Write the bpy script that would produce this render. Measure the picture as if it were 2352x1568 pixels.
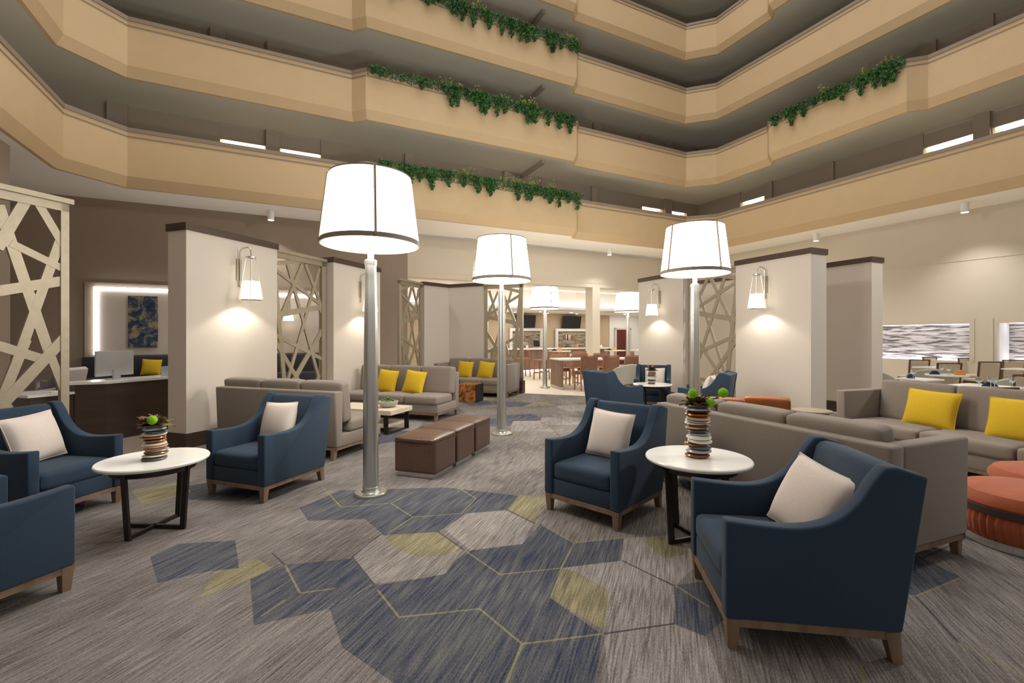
import bpy, bmesh, math, random
from mathutils import Vector, Matrix, Euler, geometry
PI = math.pi
R = math.radians
random.seed(7)
for o in list(bpy.data.objects): bpy.data.objects.remove(o)
sc = bpy.context.scene
COL = sc.collection

# ------------------------------------------------------------ camera / world / exposure
cd = bpy.data.cameras.new('camera'); cam = bpy.data.objects.new('camera', cd); COL.objects.link(cam)
cam.location = (0, 0, 1.5); cam.rotation_euler = (PI/2, 0, 0)
cd.sensor_width = 36; cd.lens = 36*1065/2352; cd.shift_y = -8/2352; cd.clip_end = 200
sc.camera = cam
sc.view_settings.view_transform = 'Standard'; sc.view_settings.look = 'None'
sc.view_settings.gamma = 1; sc.view_settings.exposure = 0.48
sc.view_settings.use_curve_mapping = False
w = bpy.data.worlds.new('world'); sc.world = w; w.use_nodes = True
w.node_tree.nodes['Background'].inputs[0].default_value = (1, .97, .92, 1)
w.node_tree.nodes['Background'].inputs[1].default_value = .27

def light(kind, name, loc, energy, col=(1, .95, .88), rot=(0, 0, 0), size=1, size_y=None, spot=None, blend=.5):
    l = bpy.data.lights.new(name, kind); l.energy = energy; l.color = col
    if kind == 'AREA':
        l.shape = 'RECTANGLE'; l.size = size; l.size_y = size_y or size
    elif kind == 'SPOT':
        l.spot_size = spot; l.spot_blend = blend; l.shadow_soft_size = size
    else: l.shadow_soft_size = size
    o = bpy.data.objects.new(name, l); o.location = loc; o.rotation_euler = rot; COL.objects.link(o); return o

# daylight panel in the roof of the atrium
light('AREA', 'atrium_skylight', (1, 11, 24), 1900, (1, .97, .93), (0, 0, R(-26)), 16, 20)

def fill_spot(name, loc, tgt, e):
    light('SPOT', name, loc, e, (1, .97, .92), (Vector(tgt)-Vector(loc)).to_track_quat('-Z', 'Y').to_euler(), .5, spot=R(120), blend=.8)
# added fill spots without fixtures, to brighten the partitions and walls
fill_spot('atrium_fill', (-9.0, 4.5, 7.6), (4, 9, 1.2), 1000)
fill_spot('atrium_fill', (12.0, 6.0, 7.6), (-9, 12, 3), 1200)

# ------------------------------------------------------------ materials
def lin(c): return tuple(((x/255)/12.92 if x/255 <= .04045 else ((x/255+.055)/1.055)**2.4) for x in c)
def new_mat(name):
    m = bpy.data.materials.new(name); m.use_nodes = True
    nt = m.node_tree; return m, nt, nt.nodes['Principled BSDF']
def mat(name, col, rough=.6, metal=0, noise=0, scale=20, stretch=(1, 1, 1), bump=0, emit=0, sheen=0, alpha=None, spec=None, coat=0, trans=0):
    m, nt, b = new_mat(name); c = lin(col)
    b.inputs['Base Color'].default_value = (*c, 1); b.inputs['Roughness'].default_value = rough; b.inputs['Metallic'].default_value = metal
    if sheen: b.inputs['Sheen Weight'].default_value = sheen; b.inputs['Sheen Roughness'].default_value = .5
    if emit: b.inputs['Emission Color'].default_value = (*c, 1); b.inputs['Emission Strength'].default_value = emit
    if trans: b.inputs['Transmission Weight'].default_value = trans
    if spec is not None: b.inputs['Specular IOR Level'].default_value = spec
    if coat: b.inputs['Coat Weight'].default_value = coat
    if noise or bump:
        tc = nt.nodes.new('ShaderNodeTexCoord'); mp = nt.nodes.new('ShaderNodeMapping'); mp.inputs['Scale'].default_value = stretch
        n = nt.nodes.new('ShaderNodeTexNoise'); n.inputs['Scale'].default_value = scale; n.inputs['Detail'].default_value = 4
        nt.links.new(tc.outputs['Object'], mp.inputs[0]); nt.links.new(mp.outputs[0], n.inputs[0])
        if noise:
            r = nt.nodes.new('ShaderNodeValToRGB'); r.color_ramp.elements[0].position = .3; r.color_ramp.elements[1].position = .7
            r.color_ramp.elements[0].color = (*[x*(1-noise) for x in c], 1); r.color_ramp.elements[1].color = (*[min(1, x*(1+noise)) for x in c], 1)
            nt.links.new(n.outputs[0], r.inputs[0]); nt.links.new(r.outputs[0], b.inputs['Base Color'])
        if bump:
            bp = nt.nodes.new('ShaderNodeBump'); bp.inputs['Strength'].default_value = bump; bp.inputs['Distance'].default_value = .004
            nt.links.new(n.outputs[0], bp.inputs['Height']); nt.links.new(bp.outputs[0], b.inputs['Normal'])
    return m

M = {}
M['blue'] = mat('blue_wool', (35, 55, 75), .92, noise=.16, scale=260, bump=.25, sheen=.08)
M['grey'] = mat('grey_tweed', (134, 122, 112), .95, noise=.22, scale=330, bump=.3, sheen=.15)
M['yellow'] = mat('mustard_cloth', (206, 170, 30), .9, noise=.1, scale=60, stretch=(1, 1, 6), bump=.2)
M['cream'] = mat('cream_linen', (222, 208, 198), .9, noise=.05, scale=50, stretch=(1, 1, 7), bump=.15)
M['oak'] = mat('grey_oak', (128, 104, 84), .55, noise=.25, scale=14, stretch=(1, 1, .15))
M['walnut'] = mat('dark_walnut', (72, 54, 42), .5, noise=.3, scale=9, stretch=(.2, .2, 1.5))
M['desk'] = mat('espresso_laminate', (74, 60, 50), .45, noise=.2, scale=6, stretch=(.3, .3, 2))
M['steel'] = mat('brushed_nickel', (206, 205, 200), .3, .88, noise=.08, scale=8, stretch=(8, 8, .1))
M['darkmetal'] = mat('bronze_black_metal', (60, 54, 50), .4, .6)
M['champagne'] = mat('champagne_metal', (172, 160, 138), .42, .35, noise=.06, scale=12)
M['quartz'] = mat('white_quartz', (248, 245, 238), .18, noise=.03, scale=5)
M['panel'] = mat('woven_wallcovering', (214, 203, 190), .8, noise=.025, scale=30, stretch=(1, 1, 4))
M['panelshade'] = M['panel']
M['taupe'] = mat('taupe_paint', (152, 136, 120), .85, noise=.02, scale=8)
M['cordw'] = mat('corridor_paint', (142, 130, 116), .85)
M['beige'] = mat('warm_beige_paint', (196, 170, 132), .85, noise=.02, scale=3)
M['ivory'] = mat('ivory_paint', (210, 200, 183), .85)
M['soffit'] = mat('grey_soffit_paint', (190, 186, 172), .9, noise=.03, scale=40)
M['ceil'] = mat('white_ceiling_paint', (240, 236, 228), .9)
M['caprail'] = mat('taupe_handrail', (136, 122, 108), .6)
M['leather'] = mat('brown_woven_leather', (92, 66, 54), .32, noise=0, coat=.1)
M['tan'] = mat('tan_leather', (160, 92, 46), .4, noise=.12, scale=10)
M['rust'] = mat('rust_velvet', (164, 80, 44), .8, noise=.12, scale=7, sheen=.15)
M['band'] = mat('dark_band', (66, 56, 52), .5)
M['white'] = mat('white_paint', (232, 230, 226), .5)
M['black'] = mat('black_plastic', (22, 22, 24), .35)
M['silver'] = mat('silver_plastic', (200, 200, 200), .35, .3)
M['shade'] = mat('lit_linen_shade', (255, 250, 238), .9, emit=8)
M['shade2'] = mat('lit_sconce_shade', (255, 249, 232), .9, emit=1.1)
M['frameband'] = mat('linen_trim', (150, 136, 120), .6)
M['nled'] = mat('niche_led', (240, 238, 250), .9, emit=4)
M['glow'] = mat('light_panel', (255, 240, 210), .9, emit=7)
M['led'] = mat('led_strip', (255, 250, 246), .9, emit=7)
M['spotlens'] = mat('spot_lens', (255, 250, 240), .9, emit=8)
M['brownleather'] = mat('cognac_leather', (138, 98, 76), .45, noise=.1, scale=8)
M['chairwood'] = mat('chair_wood', (150, 106, 76), .5, noise=.2, scale=8, stretch=(1, 1, .2))
M['wood2'] = mat('table_wood', (134, 106, 88), .5, noise=.2, scale=6, stretch=(1, 1, .2))
M['greige'] = mat('greige_vinyl', (176, 168, 150), .5)
M['paleleather'] = mat('pale_grey_leather', (186, 184, 174), .45)
M['glass'] = mat('clear_glass', (245, 248, 248), .03, trans=.95, spec=.5)
M['napkin'] = mat('navy_napkin', (28, 38, 66), .9)
M['amber'] = mat('amber_block', (214, 150, 80), .5)
M['lilac'] = mat('white_shell', (214, 206, 204), .45)
M['reddoor'] = mat('mahogany_door', (92, 28, 22), .4, noise=.15, scale=5, stretch=(1, 1, .2))
M['tile'] = mat('cream_floor_tile', (220, 208, 188), .35, noise=.04, scale=2)
M['plank'] = mat('grey_plank_floor', (168, 154, 142), .4, noise=.12, scale=4, stretch=(.3, 3, 1))
M['charcoal'] = mat('charcoal_upholstery', (58, 56, 62), .85, noise=.1, scale=80)
M['stonegrey'] = mat('grey_stone_glaze', (88, 90, 92), .3)
M['bronze'] = mat('bronze_glaze', (150, 104, 66), .22, .75)
M['terra'] = mat('peach_glaze', (196, 152, 118), .4)
M['whiteglaze'] = mat('white_glaze', (226, 222, 212), .25)
M['silverglaze'] = mat('silver_grey_glaze', (172, 174, 176), .25, .3)
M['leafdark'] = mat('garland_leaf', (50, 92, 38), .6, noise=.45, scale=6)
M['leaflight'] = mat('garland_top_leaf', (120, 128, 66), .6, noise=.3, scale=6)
M['burgleaf'] = mat('dried_brown_leaf', (108, 66, 50), .6, noise=.4, scale=20)
M['oliveleaf'] = mat('olive_leaf', (122, 112, 56), .6, noise=.3, scale=20)
M['pom'] = mat('lime_pompom', (130, 190, 30), .9, noise=.3, scale=90, bump=.8)
M['succulent'] = mat('succulent_green', (110, 140, 66), .6, noise=.3, scale=30)
M['stonebowl'] = mat('pale_stone_bowl', (176, 172, 162), .7, noise=.08, scale=30)
M['whitewood'] = mat('bleached_wood', (214, 200, 178), .5, noise=.06, scale=8, stretch=(.2, 1.5, 1))
M['acrylic'] = mat('grey_card', (190, 200, 206), .3)

def art_mat():
    m, nt, b = new_mat('abstract_art'); tc = nt.nodes.new('ShaderNodeTexCoord'); n = nt.nodes.new('ShaderNodeTexNoise')
    n.inputs['Scale'].default_value = 4.2; n.inputs['Detail'].default_value = 10; n.inputs['Roughness'].default_value = .68; n.inputs['Distortion'].default_value = .5
    r = nt.nodes.new('ShaderNodeValToRGB'); e = r.color_ramp.elements
    e[0].position = .38; e[0].color = (*lin((22, 36, 64)), 1); e[1].position = .7; e[1].color = (*lin((196, 172, 120)), 1)
    x = e.new(.5); x.color = (*lin((62, 84, 112)), 1); x = e.new(.56); x.color = (*lin((150, 138, 106)), 1)
    nt.links.new(tc.outputs['Object'], n.inputs[0]); nt.links.new(n.outputs[0], r.inputs[0]); nt.links.new(r.outputs[0], b.inputs['Base Color'])
    b.inputs['Roughness'].default_value = .3; return m
M['art'] = art_mat()
def wavy(name, light_c, dark_c, sc_=2.2):
    m, nt, b = new_mat(name); tc = nt.nodes.new('ShaderNodeTexCoord'); mp = nt.nodes.new('ShaderNodeMapping'); mp.inputs['Scale'].default_value = (sc_, sc_, sc_*9)
    n = nt.nodes.new('ShaderNodeTexNoise'); n.inputs['Scale'].default_value = 1.0; n.inputs['Detail'].default_value = 3
    r = nt.nodes.new('ShaderNodeValToRGB'); e = r.color_ramp.elements
    e[0].position = .40; e[0].color = (*lin(dark_c), 1); e[1].position = .56; e[1].color = (*lin(light_c), 1)
    nt.links.new(tc.outputs['Object'], mp.inputs[0]); nt.links.new(mp.outputs[0], n.inputs[0]); nt.links.new(n.outputs[0], r.inputs[0]); nt.links.new(r.outputs[0], b.inputs['Base Color'])
    bp = nt.nodes.new('ShaderNodeBump'); bp.inputs['Strength'].default_value = .5; nt.links.new(n.outputs[0], bp.inputs['Height']); nt.links.new(bp.outputs[0], b.inputs['Normal'])
    return m
M['wavy'] = wavy('rippled_wall_panel', (196, 190, 184), (84, 80, 78))
M['wavybar'] = wavy('rippled_stone_backsplash', (176, 160, 136), (88, 70, 54))
# woven dimples of the ottoman leather
def weave():
    m = M['leather']; nt = m.node_tree; b = nt.nodes['Principled BSDF']
    tc = nt.nodes.new('ShaderNodeTexCoord'); ck = nt.nodes.new('ShaderNodeTexVoronoi'); ck.inputs['Scale'].default_value = 42; ck.inputs['Randomness'].default_value = 0
    bp = nt.nodes.new('ShaderNodeBump'); bp.inputs['Strength'].default_value = .7; bp.inputs['Distance'].default_value = .006
    nt.links.new(tc.outputs['Object'], ck.inputs['Vector']); nt.links.new(ck.outputs['Distance'], bp.inputs['Height']); nt.links.new(bp.outputs[0], b.inputs['Normal'])
weave()
# stump table: burl wood veins
def burl():
    m, nt, b = new_mat('root_wood'); tc = nt.nodes.new('ShaderNodeTexCoord'); n = nt.nodes.new('ShaderNodeTexNoise'); n.inputs['Scale'].default_value = 5; n.inputs['Detail'].default_value = 6; n.inputs['Distortion'].default_value = 2.5
    r = nt.nodes.new('ShaderNodeValToRGB'); e = r.color_ramp.elements; e[0].position = .35; e[0].color = (*lin((84, 46, 24)), 1); e[1].position = .62; e[1].color = (*lin((190, 124, 60)), 1)
    nt.links.new(tc.outputs['Object'], n.inputs[0]); nt.links.new(n.outputs[0], r.inputs[0]); nt.links.new(r.outputs[0], b.inputs['Base Color']); b.inputs['Roughness'].default_value = .35; return m
M['burl'] = burl()

UA = 70.5                     # direction (from +x) of the lounge furniture grid
U = Vector((math.cos(R(UA)), math.sin(R(UA)))); V = Vector((U.y, -U.x))
# carpet: striations run along U; each tone is a yarn colour of the woven pattern
def carpet_mat(name, dark, mid, lite, streaky=False):
    m, nt, b = new_mat(name); L = nt.links.new
    tc = nt.nodes.new('ShaderNodeTexCoord'); rot = nt.nodes.new('ShaderNodeMapping'); rot.inputs['Rotation'].default_value = (0, 0, R(-UA))
    L(tc.outputs['Object'], rot.inputs[0])
    def noise(scale, det=2):
        mp = nt.nodes.new('ShaderNodeMapping'); mp.inputs['Scale'].default_value = scale
        n = nt.nodes.new('ShaderNodeTexNoise'); n.inputs['Scale'].default_value = 1; n.inputs['Detail'].default_value = det
        L(rot.outputs[0], mp.inputs[0]); L(mp.outputs[0], n.inputs[0]); return n
    n1 = noise((4.5, 95, 1), 2); n2 = noise((60, 190, 1), 2); n3 = noise((.9, 1.6, 1), 3)
    def mth(op, a, bb):
        x = nt.nodes.new('ShaderNodeMath'); x.operation = op
        for i, v in enumerate((a, bb)):
            if isinstance(v, (int, float)): x.inputs[i].default_value = v
            else: L(v, x.inputs[i])
        return x.outputs[0]
    n4 = noise((2.2, 26, 1), 2); n5 = noise((230, 230, 1), 1)
    s = mth('ADD', mth('MULTIPLY', n1.outputs[0], .30 if streaky else .36), mth('MULTIPLY', n2.outputs[0], .22))
    s = mth('ADD', s, mth('MULTIPLY', n5.outputs[0], .16))
    s = mth('ADD', s, mth('MULTIPLY', n4.outputs[0], .22 if streaky else .08))
    s = mth('ADD', s, mth('MULTIPLY', n3.outputs[0], .14 if streaky else .22))
    r = nt.nodes.new('ShaderNodeValToRGB'); e = r.color_ramp.elements
    e[0].position = .41; e[0].color = (*lin(dark), 1); e[1].position = .63; e[1].color = (*lin(lite), 1); k = e.new(.51); k.color = (*lin(mid), 1)
    L(s, r.inputs[0]); L(r.outputs[0], b.inputs['Base Color']); b.inputs['Roughness'].default_value = .97; b.inputs['Specular IOR Level'].default_value = .1
    bp = nt.nodes.new('ShaderNodeBump'); bp.inputs['Strength'].default_value = .4; bp.inputs['Distance'].default_value = .006; L(s, bp.inputs['Height']); L(bp.outputs[0], b.inputs['Normal'])
    return m
CARP = [carpet_mat('carpet_taupe', (72, 69, 70), (115, 108, 104), (153, 146, 143)),
        carpet_mat('carpet_blue', (32, 45, 75), (79, 81, 89), (118, 116, 114), True),
        carpet_mat('carpet_pale', (89, 83, 79), (137, 130, 126), (177, 170, 167)),
        carpet_mat('carpet_yellow', (82, 80, 71), (130, 122, 98), (167, 159, 124), True),
        carpet_mat('carpet_yellow_line', (96, 92, 78), (130, 122, 94), (154, 146, 116), True),
        carpet_mat('carpet_dark_line', (62, 60, 64), (79, 77, 79), (101, 99, 99))]

# ------------------------------------------------------------ mesh helpers
class MB:
    def __init__(s): s.bm = bmesh.new()
    def _x(s, vs, mtx):
        if mtx is not None:
            for v in vs: v.co = mtx @ v.co
    def box(s, x0, x1, y0, y1, z0, z1, bev=0, seg=2, mtx=None):
        b = bmesh.new(); vs = [b.verts.new((x, y, z)) for x in (x0, x1) for y in (y0, y1) for z in (z0, z1)]
        for f in ((0, 1, 3, 2), (4, 6, 7, 5), (0, 4, 5, 1), (2, 3, 7, 6), (0, 2, 6, 4), (1, 5, 7, 3)): b.faces.new([vs[i] for i in f])
        if bev: bmesh.ops.bevel(b, geom=b.edges[:], offset=bev, segments=seg, profile=.5, affect='EDGES')
        s._merge(b, mtx); return s
    def _merge(s, b, mtx=None):
        bmesh.ops.recalc_face_normals(b, faces=b.faces[:])
        s._x(b.verts, mtx)
        mp = {v: s.bm.verts.new(v.co) for v in b.verts}
        for f in b.faces:
            try: nf = s.bm.faces.new([mp[v] for v in f.verts]); nf.material_index = f.material_index
            except ValueError: pass
        b.free()
    def prism(s, pts, a0, a1, axis='x', bev=0, seg=2, mtx=None):
        """closed outline pts extruded along an axis; for 'x' pts are (y,z), for 'y' (x,z), for 'z' (x,y)"""
        b = bmesh.new()
        def P(p, a): return {'x': (a, p[0], p[1]), 'y': (p[0], a, p[1]), 'z': (p[0], p[1], a)}[axis]
        A = [b.verts.new(P(p, a0)) for p in pts]; B = [b.verts.new(P(p, a1)) for p in pts]; n = len(pts)
        b.faces.new(A); b.faces.new(B[::-1])
        for i in range(n): b.faces.new((A[i], B[i], B[(i+1) % n], A[(i+1) % n]))
        bmesh.ops.recalc_face_normals(b, faces=b.faces[:])
        if bev:
            eds = [e for e in b.edges if e.calc_face_angle(0) > R(25)]
            bmesh.ops.bevel(b, geom=eds, offset=bev, segments=seg, profile=.5, affect='EDGES')
        s._merge(b, mtx); return s
    def lathe(s, prof, n=32, mtx=None, cx=0, cy=0, sx=1, sy=1, caps=True):
        b = bmesh.new(); rings = []
        for r, z in prof: rings.append([b.verts.new((cx+sx*r*math.cos(2*PI*i/n), cy+sy*r*math.sin(2*PI*i/n), z)) for i in range(n)])
        for k in range(len(rings)-1):
            for i in range(n): b.faces.new((rings[k][i], rings[k][(i+1) % n], rings[k+1][(i+1) % n], rings[k+1][i]))
        if caps:
            if prof[0][0] > 1e-5: b.faces.new(rings[0][::-1])
            if prof[-1][0] > 1e-5: b.faces.new(rings[-1])
        bmesh.ops.remove_doubles(b, verts=b.verts[:], dist=1e-5)
        s._merge(b, mtx); return s
    def tube(s, pts, r, n=8, r2=None):
        pts = [Vector(p) for p in pts]; b = bmesh.new(); rings = []; up = None
        for i, p in enumerate(pts):
            d = (pts[min(i+1, len(pts)-1)]-pts[max(i-1, 0)]).normalized()
            if up is None: up = Vector((0, 0, 1)) if abs(d.z) < .9 else Vector((1, 0, 0))
            a = d.cross(up).normalized(); c = d.cross(a).normalized(); up = -c if up.dot(-c) > 0 else c
            a = d.cross(up).normalized(); c = a.cross(d).normalized()
            rr = r if r2 is None else r+(r2-r)*i/(len(pts)-1)
            rings.append([b.verts.new(p+a*rr*math.cos(2*PI*k/n)+c*rr*math.sin(2*PI*k/n)) for k in range(n)])
        for k in range(len(rings)-1):
            for i in range(n): b.faces.new((rings[k][i], rings[k][(i+1) % n], rings[k+1][(i+1) % n], rings[k+1][i]))
        b.faces.new(rings[0][::-1]); b.faces.new(rings[-1]); s._merge(b); return s
    def bar(s, p0, p1, w, t, roll=0, w2=None, t2=None):
        """square bar between two points"""
        p0, p1 = Vector(p0), Vector(p1); d = (p1-p0); L_ = d.length; d.normalize()
        up = Vector((0, 1, 0)) if abs(d.y) < .9 else Vector((1, 0, 0))
        a = up.cross(d).normalized(); c = d.cross(a).normalized()
        w2 = w if w2 is None else w2; t2 = t if t2 is None else t2
        b = bmesh.new(); vs = []
        for p, ww, tt in ((p0, w, t), (p1, w2, t2)):
            for sx, sy in ((-1, -1), (1, -1), (1, 1), (-1, 1)): vs.append(b.verts.new(p+a*sx*ww/2+c*sy*tt/2))
        for f in ((0, 1, 2, 3), (7, 6, 5, 4), (0, 4, 5, 1), (1, 5, 6, 2), (2, 6, 7, 3), (3, 7, 4, 0)): b.faces.new([vs[i] for i in f])
        s._merge(b); return s
    def pillow(s, wd, ht, th, n=18, mtx=None):
        b = bmesh.new(); g = {}
        for side in (-1, 1):
            for i in range(n+1):
                for j in range(n+1):
                    u = -1+2*i/n; v = -1+2*j/n
                    edge2 = (1-abs(u)**2)*(1-abs(v)**2)*(1+.12*(u*u+v*v))
                    y = side*(th/2*max(edge2, 0)**.5)
                    pull = 1-.055*(1-abs(u)**2)*(abs(v)**4)-.0; pull2 = 1-.055*(1-abs(v)**2)*(abs(u)**4)
                    co = (u*wd/2*pull2, y, v*ht/2*pull)
                    if side == 1 and (i in (0, n) or j in (0, n)): g[(side, i, j)] = g[(-1, i, j)]
                    else: g[(side, i, j)] = b.verts.new(co)
        for side in (-1, 1):
            for i in range(n):
                for j in range(n):
                    q = [g[(side, i, j)], g[(side, i+1, j)], g[(side, i+1, j+1)], g[(side, i, j+1)]]
                    b.faces.new(q if side == -1 else q[::-1])
        s._merge(b, mtx); return s
    def cushion(s, x0, x1, y0, y1, z0, z1, bev=.04, crown=.015, mtx=None):
        """upholstered block: rounded edges and a softly crowned top"""
        b = bmesh.new(); n = 8
        hx, hy, hz = (x1-x0)/2, (y1-y0)/2, (z1-z0)/2; c = Vector(((x0+x1)/2, (y0+y1)/2, (z0+z1)/2))
        bmesh.ops.create_cube(b, size=2)
        bmesh.ops.subdivide_edges(b, edges=b.edges[:], cuts=n, use_grid_fill=True)
        for v in b.verts:
            p = Vector((v.co.x*hx, v.co.y*hy, v.co.z*hz)); bb = min(bev, hx, hy, hz)
            def soft(t, h):   # push grid lines outward towards edges
                u = t/h; return h*(math.copysign(abs(u)**.45, u)) if abs(u) < .999 else t
            p = Vector((soft(p.x, hx), soft(p.y, hy), soft(p.z, hz)))
            q = Vector((max(-hx+bb, min(hx-bb, p.x)), max(-hy+bb, min(hy-bb, p.y)), max(-hz+bb, min(hz-bb, p.z))))
            d = p-q
            if d.length > 1e-9: p = q+d.normalized()*bb if (abs(p.x) > hx-bb or abs(p.y) > hy-bb or abs(p.z) > hz-bb) else p
            if abs(v.co.z) > .999: p.z += math.copysign(crown*(1-(p.x/hx)**2)*(1-(p.y/hy)**2), p.z)
            if abs(v.co.y) > .999: p.y += math.copysign(crown*.6*(1-(p.x/hx)**2)*(1-(p.z/hz)**2), p.y)
            v.co = p+c
        s._merge(b, mtx); return s
    def build(s, name, m, parent=None, loc=None, rz=0, smooth=True, angle=35):
        me = bpy.data.meshes.new(name); s.bm.to_mesh(me); s.bm.free()
        for x in (m if isinstance(m, (list, tuple)) else [m]): me.materials.append(x)
        if smooth:
            for p in me.polygons: p.use_smooth = True
            try: me.set_sharp_from_angle(angle=R(angle))
            except Exception: pass
        o = bpy.data.objects.new(name, me); COL.objects.link(o)
        if parent is not None: o.parent = parent
        if loc is not None: o.location = loc
        if rz: o.rotation_euler = (0, 0, rz)
        return o

def thing(name, label, cat, loc=(0, 0, 0), rz=0, group=None):
    o = bpy.data.objects.new(name, None); COL.objects.link(o); o.empty_display_size = .1
    o.location = loc if len(loc) == 3 else (*loc, 0); o.rotation_euler = (0, 0, rz)
    return tag(o, label, cat, group)
def tag(o, label=None, cat=None, group=None, kind=None):
    if label: o['label'] = label
    if cat: o['category'] = cat
    if group: o['group'] = group
    if kind: o['kind'] = kind
    return o
def struct(o): o['kind'] = 'structure'; return o
def kids(o): return KID.get(o.name, [])
def dup(root, loc, rz, label, group=None, rot=None, first=[0]):
    """copy of a thing with copies of its parts and sub-parts"""
    def rec(o, parent):
        c = o.copy(); COL.objects.link(c); c.parent = parent
        for ch in [x for x in list(COL.objects) if x.parent == o]: rec(ch, c)
        return c
    c = rec(root, None); c.location = loc if len(loc) == 3 else (*loc, 0); c.rotation_euler = rot or (0, 0, rz); c['label'] = label
    if group: c['group'] = group
    return c
protos = {}
def place(key, maker, loc, rz, label, cat, group=None, rot=None):
    if key not in protos:
        o = maker(); protos[key] = o
        o.location = loc if len(loc) == 3 else (*loc, 0); o.rotation_euler = rot or (0, 0, rz); tag(o, label, cat, group); return o
    return dup(protos[key], loc, rz, label, group, rot)
def local(loc, rz, l):
    v = Matrix.Rotation(rz, 3, 'Z') @ Vector(l); return (loc[0]+v.x, loc[1]+v.y, (loc[2] if len(loc) > 2 else 0)+v.z)
def smooth_curve(pts, n=6):
    out = []
    P = [pts[0]]+list(pts)+[pts[-1]]
    for i in range(1, len(P)-2):
        for k in range(n):
            t = k/n
            out.append(tuple(.5*((2*P[i][a])+(-P[i-1][a]+P[i+1][a])*t+(2*P[i-1][a]-5*P[i][a]+4*P[i+1][a]-P[i+2][a])*t*t+(-P[i-1][a]+3*P[i][a]-3*P[i+1][a]+P[i+2][a])*t**3) for a in range(len(pts[0]))))
    out.append(tuple(pts[-1])); return out

# ------------------------------------------------------------ the atrium: balconies
A = Vector((.899, .438)); NA = Vector((-.438, .899)); B = Vector((.438, -.899)); NB = Vector((.899, .438))
pb = Vector((-9.97, 10.3)); pc = Vector((-9.53, 11.49)); pe = Vector((7.47, 19.9)); pf = Vector((8.6, 19.5))
def face_line(level):
    P = [pb+B*17, pb, pc]
    for t, d in ((5.3, 0), (5.65, -.35), (13.1, -.35), (13.4, 0)): P.append(pc+(pe-pc).normalized()*t+NA*d)
    P += [pe, pf]
    if level % 2 == 0:
        for t, d in ((2.3, 0), (2.6, -.35), (6.8, -.35), (7.15, 0)): P.append(pf+B*t+NB*d)
    P.append(pf+B*27); return P
def sweep(poly, prof, mb):
    n = len(poly); sec = []
    for i, p in enumerate(poly):
        d0 = (poly[i]-poly[i-1]).normalized() if i else (poly[1]-poly[0]).normalized()
        d1 = (poly[i+1]-poly[i]).normalized() if i < n-1 else d0
        n0 = Vector((-d0.y, d0.x)); n1 = Vector((-d1.y, d1.x)); m = (n0+n1); m = m/(m.length_squared/2) if m.length > .1 else n0
        sec.append([mb.bm.verts.new((p.x+m.x*d, p.y+m.y*d, z)) for d, z in prof])
    k = len(prof)
    for i in range(n-1):
        for j in range(k): mb.bm.faces.new((sec[i][j], sec[i+1][j], sec[i+1][(j+1) % k], sec[i][(j+1) % k]))
    mb.bm.faces.new(sec[0]); mb.bm.faces.new(sec[-1][::-1])
    bmesh.ops.recalc_face_normals(mb.bm, faces=mb.bm.faces[:])
cw_corner_l = Vector((-12.95, 11.98)); cw_corner_r = Vector((9.17, 22.77))
SA0 = Vector((-10.38, 13.24))
def ngon(mb, pts, z):
    vs = [mb.bm.verts.new((p[0], p[1], z)) for p in pts]; f = mb.bm.faces.new(vs); bmesh.ops.triangulate(mb.bm, faces=[f])
CAPZ = [6.71, 9.46, 12.21, 14.96, 17.71]
names = ['first', 'second', 'third', 'fourth', 'fifth']
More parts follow.
